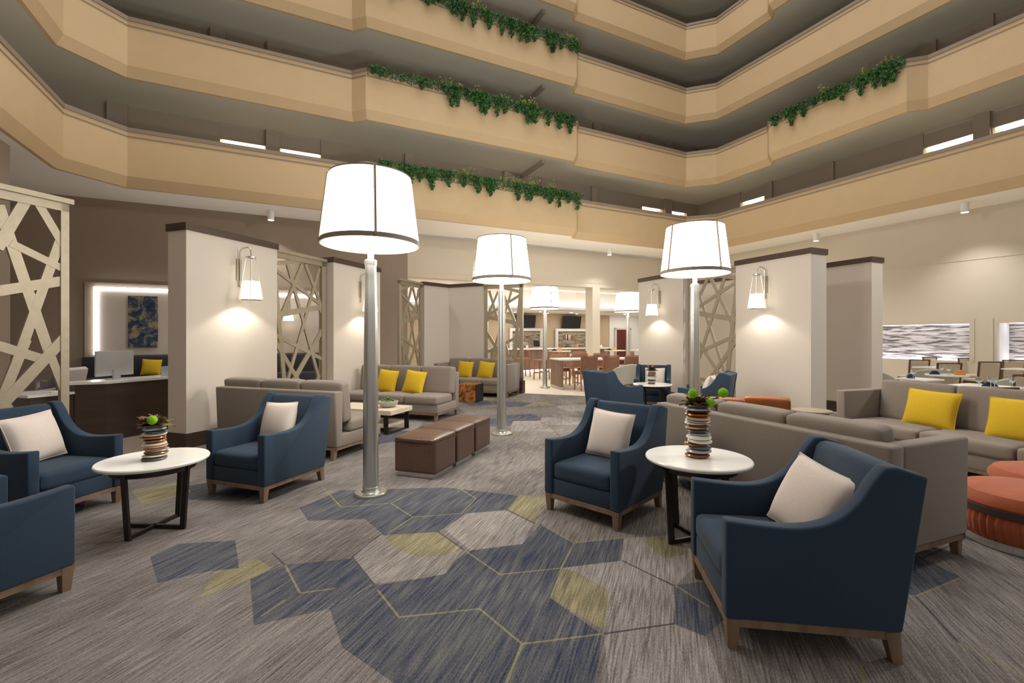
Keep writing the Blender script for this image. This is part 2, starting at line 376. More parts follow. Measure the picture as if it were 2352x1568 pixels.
for lv, cz in enumerate(CAPZ, 1):
    P = face_line(lv); zf = cz-1.32
    m = MB(); sweep(P, [(0, cz-.1), (0, zf+.12), (.13, zf-.13), (.22, zf-.13), (.16, zf+.05), (.16, cz-.1)], m)
    o = struct(m.build('wall_balcony_%s' % names[lv-1], M['beige'], angle=20))
    m = MB(); sweep(P, [(-.035, cz-.1), (-.035, cz), (.2, cz), (.2, cz-.1)], m); m.build('cap_rail', M['caprail'], o, angle=20)
    m = MB(); sweep(P, [(-.012, cz-.235), (-.012, cz-.2), (.01, cz-.2), (.01, cz-.235)], m); m.build('groove_shade_band', M['caprail'], o, angle=20)  # raised darker band, its colour standing in for the shade of a groove
    # slab underside between parapet and corridor wall
    m = MB(); Q = [cw_corner_l+B*20, cw_corner_l, cw_corner_r, cw_corner_r+B*30]
    Pin = [p+Vector((0, 0)) for p in P]
    m2 = MB(); inner = []
    for i, p in enumerate(P):
        d0 = (P[i]-P[i-1]).normalized() if i else (P[1]-P[0]).normalized(); d1 = (P[i+1]-P[i]).normalized() if i < len(P)-1 else d0
        nn = Vector((-d0.y, d0.x))+Vector((-d1.y, d1.x)); nn = nn/(nn.length_squared/2); inner.append(p+nn*.13)
    pA = lambda p: SA0+A*((p-SA0).dot(A)); pL = lambda p: cw_corner_l+B*((p-cw_corner_l).dot(B)); pR = lambda p: cw_corner_r+B*((p-cw_corner_r).dot(B))
    seq = [(inner[0], pL(inner[0])), (inner[1], pL(inner[1])), (inner[1], cw_corner_l), (inner[2], cw_corner_l)]+[(q, pA(q)) for q in inner[2:8]]+[(inner[7], cw_corner_r), (inner[8], cw_corner_r)]+[(q, pR(q)) for q in inner[8:]]
    for (a0, b0), (a1, b1) in zip(seq, seq[1:]):
        pts_ = []
        for v in (a0, b0, b1, a1):
            if not pts_ or all((v-w_).length > 1e-4 for w_ in pts_): pts_.append(v)
        if len(pts_) > 2: m2.bm.faces.new([m2.bm.verts.new((v.x, v.y, zf-.129)) for v in pts_])
    m.bm.free(); s = struct(m2.build('ceiling_soffit_%s' % names[lv-1], M['ceil'] if lv == 1 else M['soffit'], smooth=False))
    # beams across the corridor ceiling
    if lv in (2, 3, 4):
        a = pc+(pe-pc).normalized()*12.0
        m = MB(); q0 = a+NA*.15; q1 = a+NA*1.95+A*.0
        m.bar((q0.x, q0.y, zf-.19), (q1.x, q1.y, zf-.19), .14, .14); m.build('beam', M['cordw'], s, smooth=False)
# corridor walls above the first balcony
rA = [(1.735, 2.954), (3.357, 4.56), (9.97, 11.15), (11.62, 12.85), (18.17, 19.43), (19.89, 20.96)]
rB = [(-.38, .77), (6.23, 7.44), (7.84, 9.05)]
def corridor_wall(name, S, th, L0, L1, holes, z0, z1, pil):
    root = struct(thing(name, None, None, (S.x, S.y, 0), th)); m = MB(); x = L0
    for a, b in holes: m.box(x, a, 0, .15, z0, z1); x = b
    m.box(x, L1, 0, .15, z0, z1)
    for a, b in holes:
        m.box(a, b, .04, .12, 7.55, z1); m.box(a-.02, b+.02, 1.0, 1.1, z0, z1); m.box(a-.05, a, .15, 1.0, z0, z1); m.box(b, b+.05, .15, 1.0, z0, z1); m.box(a, b, .12, 1.0, 7.6, 7.7)
    for a, b in pil: m.box(a, b, -.12, 0, z0, z1)
    m.build('wall_surface', M['cordw'], root, smooth=False)
    for a, b in holes: m = MB(); m.box(a+.04, b-.04, .16, .7, 7.535, 7.59); m.build('alcove_light', M['glow'], root, smooth=False)
    return root
SA = Vector((-10.38, 13.24)); SB = Vector((10.35, 20.35))
corridor_wall('wall_corridor_left', SA, math.atan2(A.y, A.x), -2.9, 21.8, rA, 5.5, 8.05, [(2.97, 3.34), (7.3, 7.65), (11.17, 11.6), (15.3, 15.6), (19.45, 19.87), (-.9, -.45)])
corridor_wall('wall_corridor_right', SB, math.atan2(B.y, B.x), -2.7, 27, rB, 5.5, 8.05, [(.95, 1.2), (3.3, 3.6), (7.46, 7.82)])
m = MB(); p0 = cw_corner_l; p1 = p0+B*20; m.bar((p0.x, p0.y, 6.8), (p1.x, p1.y, 6.8), 2.6, .15); 
m.bm.free(); m = MB()
def wall_seg(m, p, q, z0, z1, t=.15):
    d = (q-p).normalized(); n = Vector((-d.y, d.x))*t
    vs = []
    for z in (z0, z1):
        for a in (p, q, q+n, p+n): vs.append(m.bm.verts.new((a.x, a.y, z)))
    for f in ((0, 1, 2, 3), (4, 5, 6, 7), (0, 1, 5, 4), (1, 2, 6, 5), (2, 3, 7, 6), (3, 0, 4, 7)): m.bm.faces.new([vs[i] for i in f])
    bmesh.ops.recalc_face_normals(m.bm, faces=m.bm.faces[:])
wall_seg(m, cw_corner_l+B*20, cw_corner_l, 5.3, 8.05); struct(m.build('wall_corridor_near', M['cordw'], smooth=False))
for lv in (2, 3, 4, 5):
    z0 = CAPZ[lv-1]-1.2; z1 = z0+2.6; m = MB()
    for p, q in ((cw_corner_l+B*20, cw_corner_l), (cw_corner_l, cw_corner_r), (cw_corner_r, cw_corner_r+B*30)): wall_seg(m, p, q, z0, z1)
    for t in (1.5, 3.0, 7.3, 9.8, 11.2, 15.4, 18.0, 19.5, 21):
        p = SA+A*t-NA*.12; wall_seg(m, p, p+A*.4, z0, z1, .12)
    for t in (1.0, 3.4, 6.2, 7.5):
        p = SB+B*t-NB*.12; wall_seg(m, p, p+B*.4, z0, z1, .12)
    struct(m.build('wall_upper_%s' % names[lv-1], M['cordw'], smooth=False))

# hanging garlands on the planters of the balconies
def garland(label, p, d, out, L_, z, seed):
    rnd = random.Random(seed); root = thing('ivy_garland', label, 'plant', (p.x, p.y, z), 0, 'trailing garlands on the balconies')
    d3 = Vector((d.x, d.y, 0)); o3 = Vector((out.x, out.y, 0))
    hang, top = MB(), MB()
    def leaf(m, c, s):
        q = Euler((rnd.uniform(0, 6.3), rnd.uniform(0, 6.3), rnd.uniform(0, 6.3))).to_matrix()
        pts = [(-.5, 0, 0), (-.1, .28, .05), (.5, 0, 0), (-.1, -.28, .05)]
        m.bm.faces.new([m.bm.verts.new(c+q @ (Vector(a)*s)) for a in pts])
    clumps = [(rnd.uniform(0, L_), rnd.uniform(.2, .68)) for _ in range(int(L_*5))]
    for t, h in clumps:
        for _ in range(int(60+170*h)):
            u = rnd.random(); a = rnd.gauss(0, .11*(1.15-u)); zz = .08-u*h
            leaf(hang, d3*(t+a)+o3*(.04+rnd.uniform(0, .13))+Vector((0, 0, zz)), rnd.uniform(.07, .12))
    for k in range(int(L_*150)):
        leaf(hang, d3*rnd.uniform(0, L_)+o3*rnd.uniform(0, .14)+Vector((0, 0, rnd.uniform(-.2, .1))), rnd.uniform(.07, .11))
    for k in range(int(L_*1.2)):
        t = rnd.uniform(.1, L_-.1)
        for _ in range(40): leaf(top, d3*(t+rnd.gauss(0, .09))+o3*(.02+rnd.gauss(0, .03))+Vector((0, 0, .08+abs(rnd.gauss(0, .12)))), .1)
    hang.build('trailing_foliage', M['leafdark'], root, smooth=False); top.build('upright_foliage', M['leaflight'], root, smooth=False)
dA = (pe-pc).normalized()
garland('green ivy garland hanging on the lowest balcony behind the lamps', pc+dA*6.0-NA*.39, dA, -NA, 7.1, CAPZ[0]-.02, 1)
garland('green ivy garland hanging on the second balcony, left side', pc+dA*5.65-NA*.39, dA, -NA, 7.4, CAPZ[1]-.02, 2)
garland('green ivy garland hanging on the third balcony, topmost of all', pc+dA*5.75-NA*.39, dA, -NA, 7.3, CAPZ[2]-.02, 3)
garland('shorter green ivy garland hanging on the right-hand balcony', pf+B*2.65-NB*.39, B, -NB, 4.15, CAPZ[1]-.02, 4)

# ------------------------------------------------------------ ground floor walls
def frame_root(name, S, th): return struct(thing(name, None, None, (S[0], S[1], 0), th))
thA = math.atan2(A.y, A.x); thB = math.atan2(B.y, B.x)
CE = 5.28
def W1p(x, y, z=0): q = W1+A*x+NA*y; return (q.x, q.y, z)
# taupe wall behind the left-hand lounge, with the backlit recess
W1 = Vector((-12.95, 11.66)); r = frame_root('wall_left', W1, thA)
m = MB(); m.box(0, 10.35, 0, .25, 0, CE); m.build('wall_surface', M['taupe'], r, smooth=False)
m = MB(); m.box(10.35, 10.36, .0, .45, 0, CE); m.build('wall_end', M['panel'], r, smooth=False)
m = MB(); p = W1+B*16; m.bm.free(); m = MB(); wall_seg(m, p, W1, 0, CE, .2); struct(m.build('wall_left_near', M['taupe'], smooth=False))
# upper header over the opening to the bar
W2 = Vector((-3.59, 16.85)); r = frame_root('wall_back', W2, thA)
m = MB(); m.box(-.6, 13.95, 0, .5, 3.72, CE); m.build('header', M['ivory'], r, smooth=False)
m = MB(); m.box(-.6, 13.95, -.015, 0, 3.9, 3.92); m.build('trim_line', M['panel'], r, smooth=False)
m = MB(); m.box(7.92, 8.32, 0.0, .53, 0, 3.72); m.build('column', M['ivory'], r, smooth=False)
# bar room shell
r = frame_root('wall_bar', W2, thA)
m = MB(); m.box(-.8, 12.3, 4.5, 4.6, 0, 3.9); m.build('back_surface', mat('bar_wall_paint', (196, 174, 144), .8), r, smooth=False)
m = MB(); m.box(12.3, 16.5, 4.45, 4.6, 0, 3.9); m.box(-.9, -.8, 0, 4.6, 0, 3.9); m.box(14.6, 14.7, -1, 4.6, 0, 3.9); m.build('side_surface', M['white'], r, smooth=False)
m = MB(); m.box(-.8, 16, .5, 2.2, 3.72, 3.8); m.box(-.8, 16, 2.2, 2.3, 2.98, 3.8); m.box(-.8, 16, 2.0, 4.5, 2.78, 2.86); m.box(-.8, 16, 2.0, 2.05, 2.78, 2.98); struct(m.build('ceiling_bar', M['ceil'], r, smooth=False))
m = MB(); m.box(-.5, 14, 2.08, 2.14, 2.90, 2.93); m.build('cove_strip', M['led'], r, smooth=False)
def AW(x, y, z=0): q = W2+A*x+NA*y; return (q.x, q.y, z)
# right wall with niches
S3 = Vector((8.86, 22.9)); r = frame_root('wall_right', S3, thB)
m = MB(); nz0, nz1 = .82, 1.92
m.box(0, 27, 0, .15, 0, nz0); m.box(0, 27, 0, .15, nz1, CE); m.box(0, 6.0, 0, .15, nz0, nz1); m.box(10.36, 10.95, 0, .15, nz0, nz1); m.box(14.5, 27, 0, .15, nz0, nz1)
m.box(10.42, 10.48, -.03, 0, .82, 2.06); m.box(10.82, 10.88, -.03, 0, .82, 2.06)
m.build('wall_surface', M['ivory'], r, smooth=False)
m = MB(); m.box(0, 27, -.015, 0, 3.78, 3.80); m.build('trim_line', M['panel'], r, smooth=False)
for a, b in ((6.0, 10.36), (10.95, 14.5)):
    m = MB(); m.box(a-.02, b, .8, .84, nz0-.3, nz1+.3); m.build('rippled_panel', M['wavy'], r, smooth=False)
    m = MB(); m.box(a-.03, a, .15, .84, nz0-.3, nz1+.3); m.box(b, b+.03, .15, .84, nz0-.3, nz1+.3); m.box(a, b, .15, .8, nz1+.02, nz1+.06); m.box(a, b, .15, .8, nz0-.06, nz0-.02); m.build('niche_lining', M['white'], r, smooth=False)
    m = MB(); m.box(a+.1, b-.1, .5, .62, nz1-.005, nz1+.018); m.build('niche_light', M['nled'], r, smooth=False); m = MB(); m.box(a+.1, b-.1, .5, .72, nz0-.02, nz0+.01); m.build('niche_light', M['nled'], r, smooth=False)

# ------------------------------------------------------------ floors
def fl(px, py): Y = 1597.5/(py-776); return Vector(((px-1176)*Y/1065, Y))
m = MB(); m.box(-26, 26, -12, 34, -.12, -.012); struct(m.build('floor', M['tile'], smooth=False))
m = MB(); vs = [Vector((-4.75, 5.9))-U*16, Vector((-4.75, 5.9))+U*8.6, Vector((-14, 16)), Vector((-16, -8))]
b_ = bmesh.new(); f = b_.faces.new([b_.verts.new((v.x, v.y, -.004)) for v in vs]); m._merge(b_); struct(m.build('floor_planks', M['plank'], smooth=False))
def build_carpet():
    rnd = random.Random(21)
    bound = [Vector((-4.9, 5.45))-U*14, Vector((-4.9, 5.45)), Vector((-2.6, 11.95)), Vector((-2.3, 12.6)), Vector((-1.6, 13.3)), Vector((.15, 12.62)), Vector((2.2, 11.9)), Vector((5.6, 10.3)), Vector((7.2, 8.2)), Vector((14, -6)), Vector((0, -9))]
    V_, F_, T_ = [], [], []
    def add(pts, tone):
        i = len(V_); V_.extend(Vector(p) for p in pts); F_.append(list(range(i, i+len(pts)))); T_.append(tone)
    add(bound, 0)
    Z = lambda pts: [fl(600+x/2.352, 1100+y/2.352) for x, y in pts]
    traced_hull = Z([(-900, -150), (1600, -150), (2600, 200), (2700, 1120), (-900, 1120)])
    ex = [(1, [(205, 155), (430, 60), (1000, 45), (1390, 90), (1330, 165), (1110, 185), (950, 285), (660, 300), (560, 215), (255, 225)]),
          (3, [(670, 308), (950, 285), (1085, 380), (1000, 410), (850, 420), (720, 380)]),
          (3, [(1400, 85), (1540, 100), (1480, 240), (1330, 165)]),
          (2, [(990, 270), (1110, 185), (1320, 170), (1470, 240), (1410, 350), (1130, 385)]),
          (1, [(1130, 385), (1410, 350), (1510, 240), (1690, 345), (1960, 320), (1940, 440), (1620, 480), (1560, 640), (1840, 838), (1800, 1110), (730, 1110), (440, 910), (370, 700), (600, 575), (880, 535), (1000, 510), (1045, 440)]),
          (2, [(490, 420), (640, 300), (670, 308), (720, 380), (850, 420), (1000, 410), (1085, 380), (1040, 440), (990, 510), (880, 533), (610, 565)]),
          (3, [(1620, 480), (1700, 500), (1880, 600), (1870, 825), (1560, 640)]),
          (2, [(1620, 480), (1950, 440), (2225, 580), (2225, 780), (1850, 830), (1880, 600), (1700, 500)]),
          (1, [(2245, 572), (2420, 550), (2560, 700), (2400, 850), (2228, 782)]),
          (1, [(-60, 540), (130, 462), (490, 430), (600, 565), (370, 700), (-40, 790)]),
          (3, [(-330, 640), (-60, 540), (60, 480), (-20, 430), (-250, 500)]),
          (1, [(-600, 420), (-450, 350), (-140, 330), (-120, 480), (-300, 500), (-560, 560)]),
          (1, [(-420, 40), (0, -30), (180, -10), (40, 60), (-120, 120), (-420, 110)]),
          (3, [(-700, 60), (-420, 10), (-380, 70), (-640, 140)]),
          (2, [(1850, 830), (2230, 782), (2400, 850), (2500, 1110), (1880, 1110)]),
          (2, [(1960, 320), (2240, 300), (2400, 420), (2240, 572), (1945, 440)]),
          (3, [(2050, 320), (2240, 310), (2320, 400), (2180, 430)]),
          ]
    for t, p in ex: add(Z(p), t)
    def line(a, b, tone, wdt=.013):
        d = (b-a).normalized(); n = Vector((-d.y, d.x))*wdt/2; add([a-n, b-n, b+n, a+n], tone)
    yl = [[(330, 40), (430, 150), (700, 130), (820, 205), (1080, 185), (1160, 105), (1080, 55)], [(700, 130), (820, 70)], [(820, 205), (680, 295)],
          [(1100, 385), (1290, 515), (1620, 480), (1690, 345), (1520, 250)], [(1690, 345), (2000, 310)], [(130, 465), (210, 615), (400, 590)],
          [(630, 600), (745, 745), (1180, 700), (1410, 890), (1850, 835)], [(1410, 890), (1320, 1110)], [(2240, 575), (2420, 690)], [(0, 740), (130, 650)], [(-340, 320), (-130, 300)], [(-250, 560), (-80, 520)]]
    dk = [[(950, 280), (1100, 385)], [(1330, 165), (1480, 240)], [(1950, 440), (2230, 575)], [(1850, 835), (2230, 780)], [(640, 300), (490, 420), (610, 570)], [(60, 400), (130, 465)]]
    for k, S in ((4, yl), (5, dk)):
        for pl in S:
            q = Z(pl)
            for a, b in zip(q, q[1:]): line(a, b, k)
    def inside(p, poly):
        c = False
        for i in range(len(poly)):
            a, b = poly[i], poly[i-1]
            if (a.y > p.y) != (b.y > p.y) and p.x < (b.x-a.x)*(p.y-a.y)/(b.y-a.y)+a.x: c = not c
        return c
    s = .46; jit = {}
    def vtx(q, r_, k):
        a = R(60*k+30); x = s*math.sqrt(3)*(q+r_/2)+s*math.cos(a); y = s*1.5*r_+s*math.sin(a)
        key = (round(x*20), round(y*20))
        if key not in jit: jit[key] = Vector((x+rnd.uniform(-.15, .15), y+rnd.uniform(-.15, .15)))
        return U*(jit[key].y*1.1)+V*jit[key].x
    lines = {}
    for q in range(-24, 25):
        for r_ in range(-12, 24):
            vs_ = [vtx(q, r_, k) for k in range(6)]; c = sum(vs_, Vector((0, 0)))/6
            if not inside(c, bound) or c.y < 1.0: continue
            if not all(inside(v, bound) for v in vs_): continue
            if any(inside(v, traced_hull) for v in vs_+[c]): continue
            u = rnd.random(); tone = 0 if u < .48 else 1 if u < .78 else 2 if u < .92 else 3
            if tone: add(vs_ if tone != 3 else [vs_[i] for i in (0, 1, 2, 3)], tone)
            for k in range(6):
                a, b = vs_[k], vs_[(k+1) % 6]; key = tuple(sorted(((round(a.x, 2), round(a.y, 2)), (round(b.x, 2), round(b.y, 2)))))
                if key not in lines: lines[key] = (a, b, rnd.random())
    for a, b, u in lines.values():
        if u < .34: line(a, b, 4)
        elif u < .48: line(a, b, 5)
    ov, oe, of, _, _, ids = geometry.delaunay_2d_cdt(V_, [], F_, 1, 1e-5, True)
    me = bpy.data.meshes.new('carpet'); me.from_pydata([(v.x, v.y, .0) for v in ov], [], of)
    for mm in CARP: me.materials.append(mm)
    polys = [[V_[i] for i in f] for f in F_]; bbs = [(min(v.x for v in q), max(v.x for v in q), min(v.y for v in q), max(v.y for v in q)) for q in polys]
    for p in me.polygons:
        c = p.center; cc = Vector((c.x, c.y)); best = 0; bl = None
        for i, (x0, x1, y0, y1) in enumerate(bbs):
            if i and x0 <= c.x <= x1 and y0 <= c.y <= y1 and inside(cc, polys[i]):
                if T_[i] >= 4: bl = T_[i]
                elif bl is None: best = T_[i]
        p.material_index = bl if bl is not None else best
    me.update()
    o = bpy.data.objects.new('floor_carpet', me); COL.objects.link(o)
    if me.polygons and me.polygons[0].normal.z < 0: me.flip_normals()
    struct(o)
build_carpet()

# ------------------------------------------------------------ partitions and lattice screens
CAPT = 3.07
def partition(label, S, th, L_, T, tone='panel'):
    r = thing('partition_wall', label, 'partition wall', (S[0], S[1], 0), th)
    m = MB(); m.box(0, L_, 0, T, .2, CAPT-.1); m.build('panel', M[tone], r, smooth=False)
    m = MB(); m.box(-.02, L_+.02, -.02, T+.02, CAPT-.1, CAPT); m.build('top_cap', M['walnut'], r, smooth=False)
    m = MB(); m.box(-.012, L_+.012, -.012, T+.012, 0, .2); m.build('plinth', M['walnut'], r, smooth=False)
    return r
tu = R(UA)
partition('left foreground pale partition beside the espresso desk', (-4.42, 6.29), tu, 1.52, .355)
partition('pale partition behind the nearest lamp pole', (-3.46, 8.99), tu, 1.5, .355)
tr = R(-66)
partition('pale partition behind the far blue armchairs, with a wall sconce', (3.36, 12.3), tr, 1.58, .4)
partition('large pale partition behind the tan chairs, with a wall sconce', (4.56, 9.45), tr, 1.54, .42)
partition('shaded pale partition next to the dining room', (6.3, 10.35), tr, 1.55, .36)
partition('pale partition seen through the right-hand lattice screen', (5.0, 12.95), tr, 1.7, .36)
c0 = math.atan2(.74, .64)
partition('left wing of the corner partition behind the farthest grey sofa', (-2.44, 12.89), c0, .98, .14)
cb = math.atan2(-1.0, 2.2)
partition('right wing of the corner partition behind the farthest grey sofa', (-1.85, 13.58), cb, 1.15, .25)

PAT = [((345, 330), (432, 1475), 1.1), ((575, 395), (390, 940), .9), ((600, 385), (740, 760), .8), ((345, 440), (570, 360), 1), ((360, 480), (735, 750), .8),
       ((722, 400), (452, 1475), .8), ((450, 395), (720, 1475), .8), ((325, 890), (745, 775), 1.3), ((765, 975), (500, 1475), 1.1), ((330, 1030), (775, 1300), .9),
       ((345, 1070), (545, 1475), 1), ((725, 790), (775, 890), .8), ((432, 1440), (325, 1900), 1), ((720, 1440), (600, 1900), 1), ((500, 1475), (330, 1760), 1), ((545, 1475), (760, 1850), 1), ((325, 1600), (775, 1540), 1)]
def screen(label, S, th, L_, flip=False, bars=None, top=2.97, bot=.2, recess=0, fw=.1, bw=.075, shift=0):
    r = thing('lattice_screen', label, 'screen', (S[0], S[1], 0), th); y0, y1 = recess, recess+.035
    m = MB(); m.box(0, fw, y0-.01, y1+.01, bot, top); m.box(L_-fw, L_, y0-.01, y1+.01, bot, top); m.box(0, L_, y0-.01, y1+.01, top-.09, top); m.box(0, L_, y0-.01, y1+.01, bot, bot+.09)
    m.box(-.01, L_+.03, y0-.04, y1+.04, top, top+.055); m.build('frame', M['champagne'], r, smooth=False)
    m = MB()
    if bars is None:
        bars = []
        for (a, b, k) in PAT:
            q = []
            for (x, y) in (a, b):
                u = (x-325)/450; z = top-(y-330)/1145*(top-.72)
                q.append((L_*(1-u if flip else u), z))
            bars.append((q[0], q[1], k))
    for p, q, k in bars:
        (x0, z0), (x1, z1) = p, q
        # clip to the frame
        def clip(x0, z0, x1, z1):
            t0, t1 = 0, 1; dx, dz = x1-x0, z1-z0
            for pp, qq in ((-dx, x0-.03), (dx, L_-.03-x0), (-dz, z0-bot-.03), (dz, top-.03-z0)):
                if abs(pp) < 1e-9:
                    if qq < 0: return None
                    continue
                t = qq/pp
                if pp < 0: t0 = max(t0, t)
                else: t1 = min(t1, t)
            return None if t0 >= t1 else (x0+dx*t0, z0+dz*t0, x0+dx*t1, z0+dz*t1)
        c = clip(x0, z0, x1, z1)
        if not c: continue
        j = random.uniform(-.004, .004)
        m.bar((c[0], (y0+y1)/2+j, c[1]), (c[2], (y0+y1)/2+j, c[3]), bw*k, .03)
    m.build('lattice', M['champagne'], r, smooth=False)
    m = MB(); m.box(-.02, L_+.02, y0-.07, y1+.07, 0, bot); m.build('plinth', M['walnut'], r, smooth=False)
    return r
S0_END = Vector((-4.98, 5.21)); S0L = 2.0
SC0_BARS = [((1.634, 2.934), (1.419, 2.402), 1), ((1.732, 2.952), (1.968, 2.502), 0.85), ((1.428, 2.842), (1.835, 1.324), 1), ((1.519, 2.474), (1.968, 2.264), 0.8), ((1.941, 2.642), (1.569, 1.256), 0.9), ((1.425, 1.973), (1.968, 2.142), 1.1), ((1.968, 1.505), (1.454, 0.821), 1.1), ((1.422, 1.426), (1.816, 1.254), 1), ((1.816, 1.386), (1.976, 0.872), 0.8), ((1.641, 1.482), (1.47, 0.929), 0.9), ((1.422, 0.935), (1.536, 0.676), 1)]
for (a, b, k) in PAT: SC0_BARS.append(tuple((1.36*(x-325)/450, 3.0-(y-330)/1145*2.28) for x, y in (a, b))+(k,))
screen('near lattice screen at the left edge, behind the blue armchair', S0_END-U*S0L, tu, S0L, bars=SC0_BARS, fw=.075, bw=.095, top=3.0)
screen('lattice screen between the two left pale partitions', Vector((-4.42, 6.29))+U*1.53, tu, 1.3, recess=.16)
screen('lattice screen behind the third floor lamp, between the right partitions', Vector((3.36, 12.3))+Vector((math.cos(tr), math.sin(tr)))*1.60, tr, 1.42, flip=True, recess=.16, bw=.085)
screen('narrow lattice screen left of the corner partition', (-2.86, 11.8), tu, 1.12, recess=.02)
screen('lattice screen in front of the bar, right of the farthest sofa', Vector((-1.85, 13.58))+Vector((math.cos(cb), math.sin(cb)))*1.17, cb, 1.18, flip=True, recess=.02, bot=.34, bw=.085)

def make_sconce():
    r = thing('wall_sconce', None, None)
    m = MB(); m.box(-.045, .045, -.02, 0, .35, .68, .004, 1); m.build('wall_plate', M['champagne'], r)
    m = MB(); pts = smooth_curve([(0, -.035, .27), (0, -.035, .5), (0, -.035, .76), (0, -.06, .82), (0, -.12, .84), (0, -.19, .84), (0, -.235, .81), (0, -.25, .75), (0, -.25, .68)], 4)
    m.tube(pts, .011, 8); m.lathe([(.016, .25), (.02, .27), (.016, .29)], 12, cx=0, cy=-.035); m.build('arm', M['steel'], r)
    c = (0, -.25)
    m = MB(); m.lathe([(.03, .70), (.07, .70), (.07, .675), (.03, .675)], 24, cx=c[0], cy=c[1], caps=False); m.build('ring', M['steel'], r)
    for k in range(4):
        a = PI/4+k*PI/2; m = MB(); m.tube([(c[0]+.062*math.cos(a), c[1]+.062*math.sin(a), .69), (c[0]+.16*math.cos(a), c[1]+.16*math.sin(a), .045)], .005, 6); m.build('rod', M['steel'], r)
    m = MB(); m.lathe([(.152, .06), (.112, .33)], 6, cx=c[0], cy=c[1], caps=False); m.build('shade', M['shade2'], r, smooth=False)
    m = MB(); m.lathe([(.16, .055), (.165, .045), (.16, .04)], 6, cx=c[0], cy=c[1], caps=False); m.build('lower_rim', M['steel'], r, smooth=False)
    return r
def sconce(S, th, t, label, z=2.0, e=15):
    p = (S[0]+math.cos(th)*t, S[1]+math.sin(th)*t, z)
    place('sconce', make_sconce, p, th, label, 'wall lamp', 'wall sconces on the pale partitions')
    q = local(p, th, (0, -.25, .06)); light('SPOT', 'sconce_lamp', q, e, (1, .93, .82), (0, 0, 0), .03, spot=R(130), blend=.35)
sconce((-4.42, 6.29), tu, .80, 'wall sconce on the left foreground partition', 2.02)
sconce((-3.46, 8.99), tu, .8, 'wall sconce half hidden behind the nearest lamp pole')
sconce((3.36, 12.3), tr, .8, 'wall sconce on the partition behind the far blue armchairs')
sconce((4.56, 9.45), tr, .68, 'wall sconce on the large partition behind the tan chairs')

place('sconce', make_sconce, W1p(6.6, -.07, 1.97), thA, 'wall sconce behind the first lattice screen, on the backlit panel', 'wall lamp', 'wall sconces on the pale partitions')

# ------------------------------------------------------------ floor lamps
def make_lamp():
    r = thing('floor_lamp', None, None)
    m = MB(); m.lathe([(.155, 0), (.155, .022), (.148, .03), (.09, .036), (.084, .05), (0, .05)], 48); m.build('base', M['steel'], r)
    m = MB(); m.lathe([(.076, .04), (.078, .075), (.074, .08), (.072, .12), (.071, .8), (.062, 1.6), (.052, 2.235), (.0, 2.235)], 40); m.lathe([(.056, 2.2), (.058, 2.21), (.058, 2.245), (.05, 2.25)], 40); m.build('pole', M['steel'], r)
    m = MB(); m.lathe([(.03, 2.24), (.03, 2.40)], 24); m.build('upper_tube', M['silver'], r)
    m = MB(); m.lathe([(.455, 2.40), (.378, 3.04)], 64, caps=False); m.build('shade', M['shade'], r)
    m = MB(); m.lathe([(.0, 2.405), (.45, 2.405)], 64, caps=False); m.build('lower_diffuser', M['shade'], r); m = MB(); m.lathe([(.0, 3.03), (.375, 3.03)], 64, caps=False); m.build('top_diffuser', M['shade'], r)
    m = MB()
    m.lathe([(.450, 2.385), (.463, 2.385), (.460, 2.43), (.450, 2.43), (.450, 2.385)], 64, caps=False); m.lathe([(.374, 3.03), (.383, 3.03), (.381, 3.045), (.374, 3.045), (.374, 3.03)], 64, caps=False)
    for k in range(4):
        a = R(22)+k*PI/2; ca, sa = math.cos(a), math.sin(a)
        m.tube([(.459*ca, .459*sa, 2.40), (.382*ca, .382*sa, 3.04)], .014, 6); m.tube([(.06*ca, .06*sa, 2.398), (.455*ca, .455*sa, 2.398)], .008, 6)
    m.lathe([(.07, 2.385), (.075, 2.395), (.03, 2.40)], 24); m.build('shade_frame', M['frameband'], r); return r
for (x, y), lab in (((-1.359, 4.46), 'nearest tall nickel floor lamp with a glowing drum shade'), ((-.163, 7.23), 'tall nickel floor lamp beside the row of leather ottomans'),
                    ((2.54, 6.44), 'tall nickel floor lamp behind the grey sofa on the right'), ((1.0, 14.1), 'far floor lamp on the tile beside the communal table'), ((3.95, 15.8), 'farthest floor lamp near the dark red door')):
    place('lamp', make_lamp, (x, y), 0, lab, 'floor lamp', 'tall drum-shade floor lamps')
    light('POINT', 'lamp_glow', (x, y, 2.1), 34, (1, .96, .88), size=.3)
    light('SPOT', 'lamp_uplight', (x, y, 3.10), 430 if y < 10 else 20, (1, .98, .94), (PI, 0, 0), .3, spot=R(168), blend=.3)

